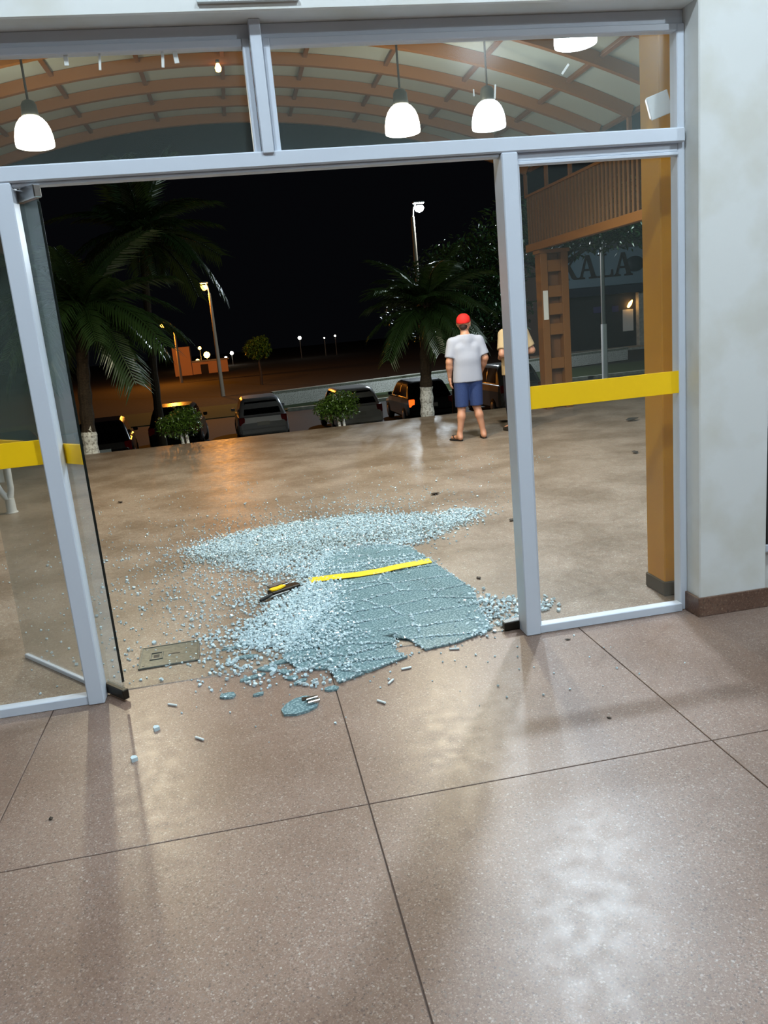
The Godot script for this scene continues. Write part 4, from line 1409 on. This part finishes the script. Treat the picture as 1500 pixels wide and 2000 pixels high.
# ==================================================================== plants
func frond_mesh(length: float, droop: float, pairs: int, leaf: float, seed_: int) -> ArrayMesh:
	# rachis along +x rising then drooping; leaflets in two ranks
	var r := RandomNumberGenerator.new()
	r.seed = seed_
	var st := begin()
	var path := []
	var rad := []
	for i in 9:
		var s := i / 8.0
		path.append(Vector3(length * (s - 0.12 * droop * s * s), length * (0.25 * s - droop * s * s), r.randf_range(-0.01, 0.01)))
		rad.append(lerpf(0.018, 0.004, s))
	tube(st, path, rad, 5)
	for i in pairs:
		var s := 0.12 + 0.88 * float(i) / pairs
		var f := s * 8.0
		var k: int = min(int(f), 7)
		var p: Vector3 = path[k].lerp(path[k + 1], f - k)
		var d: Vector3 = (path[k + 1] - path[k]).normalized()
		for side in [-1, 1]:
			var l := leaf * (0.55 + 0.45 * sin(PI * (0.15 + 0.8 * s))) * r.randf_range(0.85, 1.1)
			var dir := (d * 0.75 + Vector3(0, 0.16 - 0.30 * droop, side * 0.9)).normalized()
			var tip := p + dir * l + Vector3(0, -0.30 * l * r.randf_range(0.6, 1.3), 0)
			var mid := p + dir * l * 0.5
			var w := d * 0.017
			var lift := Vector3(0, 0.006, 0)
			st.set_smooth_group(-1)
			for v in [p - w * 0.4, mid - w, mid + lift, p + w * 0.4, mid + lift, mid + w, p - w * 0.4, mid + lift, p + w * 0.4, mid - w, tip, mid + lift, mid + lift, tip, mid + w]:
				st.add_vertex(v)
	return done(st)


var fronds := []


func palm(label: String, at: Vector3, trunk_h: float, lean: Vector3, size: float, count: int, white: bool, seed_: int, leaf_mat: Material) -> void:
	var t := base("palm_tree", at)
	tag(t, label, "palm tree", "palms beyond the terrace")
	var r := RandomNumberGenerator.new()
	r.seed = seed_
	if fronds.is_empty():
		for i in 5: fronds.append(frond_mesh(1.0, [0.35, 0.55, 0.8, 0.45, 0.65][i], 34, 0.30, 900 + i))
	var st := begin()
	var path := []
	var rad := []
	for i in 17:
		var s := i / 16.0
		path.append(Vector3(lean.x * s * s, trunk_h * s, lean.z * s * s))
		rad.append((0.125 - 0.035 * s) * (1.12 if i % 2 == 0 else 0.95))
	tube(st, path, rad, 12, -1)
	put("trunk", done(st), M.bark, t)
	if white:
		st = begin()
		var p2 := []
		var r2 := []
		for i in 7:
			var s: float = i / 16.0
			p2.append(Vector3(lean.x * s * s, min(trunk_h * s, 0.78), lean.z * s * s))
			r2.append((0.125 - 0.035 * s) * (1.14 if i % 2 == 0 else 0.97) + 0.004)
		tube(st, p2, r2, 12, -1)
		put("painted_collar", done(st), M.whitewash, t)
	var top := Vector3(lean.x, trunk_h - 0.03, lean.z)
	st = begin()
	lathe(st, [[0.0, -0.15], [0.10, -0.12], [0.13, 0.0], [0.10, 0.14], [0.04, 0.30], [0.0, 0.34]], 10, top)
	put("crown_heart", done(st), M.bark, t)
	for i in count:
		var o := put("frond", fronds[r.randi() % 5], leaf_mat, t)
		var az := TAU * (i * 0.381966 + r.randf_range(-0.03, 0.03))
		var el := lerpf(1.15, -0.45, pow(float(i) / count, 0.8)) + r.randf_range(-0.1, 0.1)
		o.transform = Transform3D(Basis(Vector3.UP, az) * Basis(Vector3.BACK, el) * Basis(Vector3.RIGHT, r.randf_range(-0.3, 0.3)).scaled(Vector3.ONE * size * r.randf_range(0.85, 1.12)), top + Vector3(0, 0.08 * r.randf(), 0))


func leaf_mesh(l: float, w: float) -> ArrayMesh:
	var st := begin()
	st.set_smooth_group(-1)
	var a := Vector3.ZERO
	var b := Vector3(l, 0, 0)
	var m := Vector3(l * 0.45, 0.06 * l, 0)
	var s := Vector3(l * 0.42, 0, w * 0.5)
	var u := Vector3(l * 0.42, 0, -w * 0.5)
	for v in [a, m, s, s, m, b, a, u, m, m, u, b]: st.add_vertex(v)
	return done(st)


func tree(called: String, label: String, category: String, group: String, at: Vector3, trunk_h: float, trunk_r: float, blobs: Array, leaves: int, leaf: Vector2, leaf_mat: Material, seed_: int) -> Node3D:
	# blobs: [centre, radii]; leaves sit in the outer shell of each
	var t := base(called, at)
	tag(t, label, category, group)
	var r := RandomNumberGenerator.new()
	r.seed = seed_
	var st := begin()
	tube(st, [Vector3.ZERO, Vector3(0.05, trunk_h * 0.5, 0), Vector3(0, trunk_h, 0.03)], [trunk_r, trunk_r * 0.8, trunk_r * 0.6], 10)
	for b in blobs:
		var c: Vector3 = b[0]
		tube(st, [Vector3(0, trunk_h * 0.9, 0.03), Vector3(c.x * 0.5, lerpf(trunk_h, c.y, 0.6), c.z * 0.5), c], [trunk_r * 0.4, trunk_r * 0.2, trunk_r * 0.06], 6)
	put("trunk", done(st), M.bark, t)
	var where := []
	var vol := 0.0
	for b in blobs: vol += b[1].x * b[1].y
	for b in blobs:
		for i in int(leaves * b[1].x * b[1].y / vol):
			var d := Vector3(r.randfn(), r.randfn(), r.randfn()).normalized()
			var p: Vector3 = b[0] + d * b[1] * pow(r.randf(), 0.45)
			var basis_ := Basis(Vector3.UP, r.randf() * TAU) * Basis(Vector3.BACK, r.randf_range(-1.2, 0.5)) * Basis(Vector3.RIGHT, r.randf_range(-0.8, 0.8))
			where.append(Transform3D(basis_.scaled(Vector3.ONE * r.randf_range(0.7, 1.3)), p))
	many("foliage", leaf_mesh(leaf.x, leaf.y), leaf_mat, where, t)
	return t


func build_plants() -> void:
	palm("young palm with white painted foot left of the person in the red cap", Vector3(3.50, -0.40, -11.6), 2.25, Vector3(0.12, 0, 0.05), 1.35, 30, true, 11, M.frond)
	palm("palm with white painted foot behind the standing glass leaf at left", Vector3(-2.66, -0.45, -10.75), 2.75, Vector3(0.22, 0, -0.1), 1.7, 32, true, 12, M.frond)
	palm("tall dim palm rising behind the left palm", Vector3(-2.4, -1.9, -20.2), 6.4, Vector3(0.3, 0, 0), 2.3, 26, false, 13, M.frond)
	for q in [[-1.12, "rounded green shrub left, at the terrace edge before the black car", 0.40, 21], [1.65, "rounded green shrub in the middle of the terrace edge before the white car", 0.42, 22]]:
		var s := tree("shrub", q[1], "shrub", "clipped shrubs at the terrace edge", Vector3(q[0], -0.30, -10.75), 0.42, 0.035, [[Vector3(0, 0.55, 0), Vector3(q[2], 0.24, 0.34)], [Vector3(0.12, 0.70, 0.02), Vector3(0.28, 0.17, 0.25)], [Vector3(-0.2, 0.58, 0.03), Vector3(0.22, 0.15, 0.2)]], 2600, Vector2(0.07, 0.026), M.shrub, q[3])
		for k in 2:
			var st := begin()
			tube(st, [Vector3(0.02 + 0.10 * k, 0.0, 0.04), Vector3(0.01 + 0.08 * k, 0.38, 0.03)], [0.032, 0.026], 8)
			put("painted_stem", done(st), M.whitewash, s)
	tree("broad_tree", "dense leafy tree right of the doorway behind the far column", "tree", "trees beyond the terrace", Vector3(8.9, -1.9, -18.5), 5.0, 0.20, [[Vector3(0.2, 5.75, 0), Vector3(2.6, 0.95, 1.6)], [Vector3(2.2, 5.9, 0.3), Vector3(1.8, 1.0, 1.4)], [Vector3(-2.0, 4.9, 0.2), Vector3(1.6, 0.9, 1.3)], [Vector3(-2.6, 4.0, 0.6), Vector3(1.2, 0.8, 1.0)], [Vector3(3.6, 5.8, 0.4), Vector3(1.6, 0.8, 1.2)]], 9000, Vector2(0.19, 0.075), M.leaf, 31)
	tree("broad_tree", "dark tree crown above the young palm, left of the right door post", "tree", "trees beyond the terrace", Vector3(6.2, -1.9, -19.5), 3.6, 0.18, [[Vector3(0, 4.4, 0), Vector3(1.5, 1.2, 1.2)], [Vector3(-1.1, 3.7, 0.2), Vector3(1.0, 0.8, 0.9)], [Vector3(1.3, 3.6, 0.2), Vector3(1.1, 0.9, 0.9)]], 4200, Vector2(0.19, 0.075), M.leaf, 32)
	tree("round_tree", "small round tree lit orange by the street lamps in the distance", "tree", "trees beyond the terrace", Vector3(1.55, -1.9, -56.5), 1.6, 0.12, [[Vector3(0, 2.6, 0), Vector3(1.0, 0.75, 0.8)], [Vector3(0.3, 3.1, 0), Vector3(0.55, 0.4, 0.5)]], 2600, Vector2(0.22, 0.11), M.shrub, 33)


# ==================================================================== street and buildings
func street_lamp(label: String, head: Vector3, ground: float, glow_mat: Material, color: Color, energy: float, reach: float, radius: float) -> void:
	var foot := Vector3(head.x + reach, ground, head.z)
	var t := base("street_lamp", foot)
	tag(t, label, "street lamp", "street lamps")
	var h := head.y - ground
	var st := begin()
	tube(st, [Vector3.ZERO, Vector3(0, h * 0.5, 0), Vector3(0, h - 0.5, 0)], [0.14, 0.11, 0.08], 10)
	put("pole", done(st), M.pole_concrete, t)
	st = begin()
	tube(st, [Vector3(0, h - 0.6, 0), Vector3(-reach * 0.15, h - 0.15, 0), Vector3(-reach * 0.5, h + 0.1, 0), Vector3(-reach * 0.85, h + 0.12, 0)], [0.045], 8)
	put("arm", done(st), M.pole, t)
	st = begin()
	box(st, Vector3(-reach * 0.95, h + 0.13, 0), Vector3(0.55, 0.10, 0.26), 0.03)
	put("lamp_hood", done(st), M.pole, t)
	st = begin()
	lathe(st, [[0.0, -radius * 0.8], [radius * 0.7, -radius * 0.5], [radius, 0.0], [radius * 0.8, radius * 0.5], [0.0, radius * 0.6]], 14, Vector3(-reach, h - 0.02 - radius * 0.5, 0))
	put("lamp_bulb", done(st), glow_mat, t)
	omni(t, Vector3(-reach, h - 0.02 - radius * 0.5, 0), color, energy, radius * 0.7)


func build_street() -> void:
	street_lamp("tall street lamp glowing orange, the nearer of the two left ones", Vector3(-1.40, 4.85, -48.2), -1.9, M.sodium, Color(1.0, 0.64, 0.24), 42.0, 0.28, 0.24)
	street_lamp("orange street lamp further away, left of the tall orange one", Vector3(-5.95, 3.30, -71.0), -1.9, M.sodium, Color(1.0, 0.60, 0.20), 70.0, 0.9, 0.24)
	street_lamp("white street lamp on a tall pole rising above the young palm", Vector3(9.47, 6.95, -36.2), -1.9, M.white_lamp, Color(0.90, 0.96, 1.0), 90.0, -0.35, 0.24)
	street_lamp("white street lamp beyond the right side of the terrace, outside the view", Vector3(14.5, 7.5, -14.0), -1.9, M.white_lamp, Color(0.90, 1.0, 0.98), 40.0, -0.6, 0.18)
	# far lights on low posts
	var far := [[-3.749, -0.319, 0.42, true, "brightest far orange light beside the tall lamp's pole"], [-4.541, 0.611, 0.22, true, "small far warm light above the brightest one"], [-5.007, -1.0, 0.28, true, "far warm light below the brightest one at ground level"], [-2.945, -1.2, 0.22, false, "far white light right below the tall lamp's pole"], [-1.356, -0.95, 0.22, false, "far white light lowest of the pair right of the pole"], [-0.534, -0.40, 0.24, false, "far white light upper of the pair right of the pole"], [8.516, 0.719, 0.24, false, "lone far white light right of the orange lit tree"], [11.771, 0.419, 0.10, false, "tiny far white light, left of two beside the lone one"], [13.234, 0.553, 0.13, false, "tiny far white light, right of two beside the lone one"]]
	for q in far:
		var t := base("far_lamp", Vector3(q[0], -1.92, -106.0))
		tag(t, q[4], "lamp", "distant lights")
		var st := begin()
		tube(st, [Vector3.ZERO, Vector3(0, q[1] + 1.92 - q[2] * 0.6, 0)], [0.06], 6)
		put("post", done(st), M.pole, t)
		st = begin()
		lathe(st, [[0.0, -q[2]], [q[2] * 0.7, -q[2] * 0.7], [q[2], 0.0], [q[2] * 0.7, q[2] * 0.7], [0.0, q[2]]], 12, Vector3(0, q[1] + 1.92, 0))
		put("lamp_globe", done(st), M.far_warm if q[3] else M.far_white, t)
	# low building lit orange
	var b := base("low_building", Vector3(-5.5, -1.92, -86.0))
	tag(b, "small plain building with a tall end wall lit orange by the street lamps", "building")
	slab("end_wall", Vector3(-1.1, 0.0, -2.0), Vector3(0.7, 3.0, 0.0), M.render_orange, b, 0.01)
	slab("side_wing", Vector3(0.7, 0.0, -3.0), Vector3(4.5, 1.3, -0.6), M.render_orange, b, 0.01)
	slab("roof", Vector3(0.6, 1.3, -3.2), Vector3(4.7, 1.42, -0.4), M.concrete, b, 0.01)
	slab("doorway", Vector3(1.6, 0.0, -0.62), Vector3(2.4, 1.0, -0.58), M.ink, b, 0.004)
	# low white wall and kerb
	var w := base("low_wall", Vector3(8.2, -1.88, -38.6))
	w.rotation.y = 0.30
	tag(w, "long low white wall behind the lawn beyond the parked cars", "wall")
	slab("wall_body", Vector3(-7.0, 0.0, -0.1), Vector3(16.0, 0.70, 0.1), M.whitewash, w, 0.01)
	slab("coping", Vector3(-7.05, 0.70, -0.13), Vector3(16.05, 0.76, 0.13), M.concrete, w, 0.01)
	tag(slab("kerb", Vector3(2.0, -1.9, -33.95), Vector3(30.0, -1.76, -33.75), M.concrete), "pale kerb along the lawn edge", "kerb")
	var p := base("service_pole", Vector3(16.55, -1.9, -31.6))
	tag(p, "slim grey pole standing before the shop, seen through the right pane", "pole")
	var st2 := begin()
	tube(st2, [Vector3.ZERO, Vector3(0, 2.6, 0)], [0.14, 0.13], 10)
	put("pole_sleeve", done(st2), M.white_paint, p)
	st2 = begin()
	tube(st2, [Vector3(0, 2.6, 0), Vector3(0, 6.5, 0)], [0.10, 0.08], 10)
	put("pole_shaft", done(st2), M.pole, p)
	# shop front across the road
	var s := base("shop_building", Vector3(27.6, -1.92, -54.0))
	s.rotation.y = 0.0
	tag(s, "dim shop building across the road with a wide lettered sign", "building")
	slab("shop_wall", Vector3(-5.2, 0.0, -8.0), Vector3(7.5, 8.0, -1.2), mat(Color(0.30, 0.32, 0.34), 0.85), s, 0.02)
	var sg := slab("sign_board", Vector3(-3.75, 4.75, -0.5), Vector3(4.6, 7.35, -0.3), mat(Color(0.46, 0.55, 0.60), 0.6), s, 0.02)
	slab("awning_strip", Vector3(-3.8, 4.1, -1.2), Vector3(4.8, 4.72, -0.2), mat(Color(0.07, 0.09, 0.18), 0.7), s, 0.02)
	slab("shop_opening", Vector3(-3.4, 0.2, -1.25), Vector3(2.6, 4.1, -1.15), M.ink, s, 0.01)
	slab("door_pillar", Vector3(2.6, 0.0, -1.2), Vector3(3.6, 4.1, -0.7), M.concrete, s, 0.02)
	slab("poster", Vector3(1.5, 1.3, -1.14), Vector3(2.35, 2.9, -1.10), M.paper, s, 0.005)
	for q in [[-0.4, 3.05, 0.9], [0.9, 3.0, 0.5]]:
		slab("goods_shelf", Vector3(q[0] - q[2] / 2, q[1] - 0.2, -1.14), Vector3(q[0] + q[2] / 2, q[1] + 0.25, -1.05), mat(Color(0.25, 0.22, 0.42), 0.7), s, 0.01)
	var lt := begin()
	lathe(lt, [[0.0, -0.3], [0.10, -0.2], [0.13, 0.1], [0.05, 0.35], [0.0, 0.4]], 10, Vector3(2.0, 3.25, -0.95), Basis(Vector3.BACK, -0.6))
	put("lamp_glass", done(lt), M.far_warm, s)
	slab("pavement", Vector3(-6.0, -0.02, -1.2), Vector3(8.0, 0.16, 1.2), M.concrete, s, 0.02)
	var tm := TextMesh.new()
	var sf := SystemFont.new()
	sf.font_names = PackedStringArray(["Droid Serif"])
	sf.font_italic = true
	sf.font_weight = 700
	tm.font = sf
	tm.text = "KALA"
	tm.font_size = 96
	tm.pixel_size = 0.021
	tm.depth = 0.08
	var lettering := put("lettering", tm, mat(Color(0.16, 0.12, 0.11), 0.7), sg, Vector3(-1.35, 0.12, 0.13))
	lettering.scale = Vector3(0.98, 1.15, 1)
	lt = begin()
	lathe(lt, [[0.0, 0.0], [0.62, 0.0], [0.62, 0.06], [0.0, 0.07]], 28, Vector3.ZERO, Basis(Vector3.RIGHT, PI / 2))
	var em := put("oval_emblem", done(lt), mat(Color(0.10, 0.14, 0.18), 0.6), sg, Vector3(1.70, 0.1, 0.1))
	em.scale = Vector3(1.2, 0.9, 1)


# ==================================================================== small things
func build_small_things() -> void:
	# plaque over the entrance, only its lower edge in view
	var q := base("wall_plaque", Vector3(0.23, 2.962, 0.092))
	tag(q, "pale framed plaque on the lintel above the entrance, cut by the top border", "plaque")
	slab("board", Vector3(-0.20, 0.004, -0.002), Vector3(0.20, 0.30, 0.012), mat(Color(0.84, 0.86, 0.85), 0.5), q, 0.003)
	slab("bottom_rim", Vector3(-0.205, -0.002, -0.002), Vector3(0.205, 0.008, 0.018), mat(Color(0.80, 0.83, 0.83), 0.5), q, 0.002)
	# small bulb on a rib
	var b := base("small_lamp", Vector3(0.22, 4.73, -6.80))
	tag(b, "tiny warm bulb on a canopy rib left of the upper window post", "lamp")
	var st := begin()
	lathe(st, [[0.0, -0.05], [0.03, -0.035], [0.038, 0.0], [0.025, 0.03], [0.018, 0.05], [0.0, 0.05]], 14)
	put("lamp_bulb", done(st), M.far_warm, b)
	st = begin()
	lathe(st, [[0.0, 0.048], [0.022, 0.048], [0.022, 0.085], [0.0, 0.085]], 12)
	put("socket", done(st), M.lamp_cap, b)
	# white tubular stand behind the left pane
	var w := base("tubular_stand", Vector3(-2.62, 0, -5.46))
	tag(w, "white forked tubular stand seen through the left pane at the border", "stand")
	st = begin()
	tube(st, [Vector3(0, 0.0, 0), Vector3(0, 0.16, 0)], [0.055, 0.05], 12)
	put("stem", done(st), M.white_paint, w)
	st = begin()
	tube(st, [Vector3(0.0, 0.13, 0), Vector3(0.035, 0.26, 0), Vector3(0.045, 0.60, 0)], [0.038, 0.032, 0.03], 10)
	put("fork_arm", done(st), M.white_paint, w)
	st = begin()
	tube(st, [Vector3(0.0, 0.13, 0), Vector3(-0.07, 0.24, 0), Vector3(-0.20, 0.58, 0)], [0.038, 0.032, 0.03], 10)
	put("fork_arm", done(st), M.white_paint, w)
	slab("back_plate", Vector3(-0.32, 0.34, -0.03), Vector3(-0.02, 0.60, -0.02), M.white_paint, w, 0.004)
	st = begin()
	lathe(st, [[0.0, 0.0], [0.065, 0.0], [0.065, 0.012], [0.0, 0.014]], 20)
	put("foot_plate", done(st), M.white_paint, w)
	# dry leaves and bits on the floor
	for l in [[-1.447, -5.27, 0.085, "dry leaf on the terrace near the standing leaf's yellow band"], [2.022, -2.333, 0.075, "dry leaf on the terrace left of the right door post, above the sheet"], [1.346, -1.028, 0.05, "small dry leaf right of the fallen yellow band"], [1.709, -3.669, 0.11, "dry twig like leaf at the far rim of the glass spill"], [5.339, -6.805, 0.22, "dark wet leaf clump on the terrace seen below the right yellow band"], [3.907, -8.138, 0.22, "dark leaf patch on the terrace behind the standing persons"], [4.192, -4.485, 0.12, "dry leaf in the middle of the floor behind the right pane"], [1.305, 0.94, 0.022, "tiny dark bit on the hall floor right of centre"], [-0.878, 0.953, 0.026, "tiny dark bit on the hall floor at left"], [1.47, 0.12, 0.03, "tiny dark bit on the floor before the right fixed pane"]]:
		st = begin()
		var rings := []
		for k in 7:
			var s := k / 6.0
			var wd: float = l[2] * 0.30 * sin(PI * clampf(s, 0.04, 0.97))
			var x: float = (s - 0.5) * l[2]
			var y: float = l[2] * (0.03 + 0.16 * pow(abs(s - 0.45) * 1.6, 2.0))
			rings.append(PackedVector3Array([Vector3(x, y + wd * 0.5, -wd), Vector3(x, y, 0), Vector3(x, y + wd * 0.35, wd), Vector3(x, y + 0.002, 0) + Vector3(0, 0.001, 0)]))
		loft(st, rings, 0)
		var o := put("dry_leaf", done(st), M.dry_leaf, null, Vector3(l[0], 0.0, l[1]))
		o.rotation.y = rng.randf() * TAU
		tag(o, l[3], "dry leaf", "dry leaves on the floor")
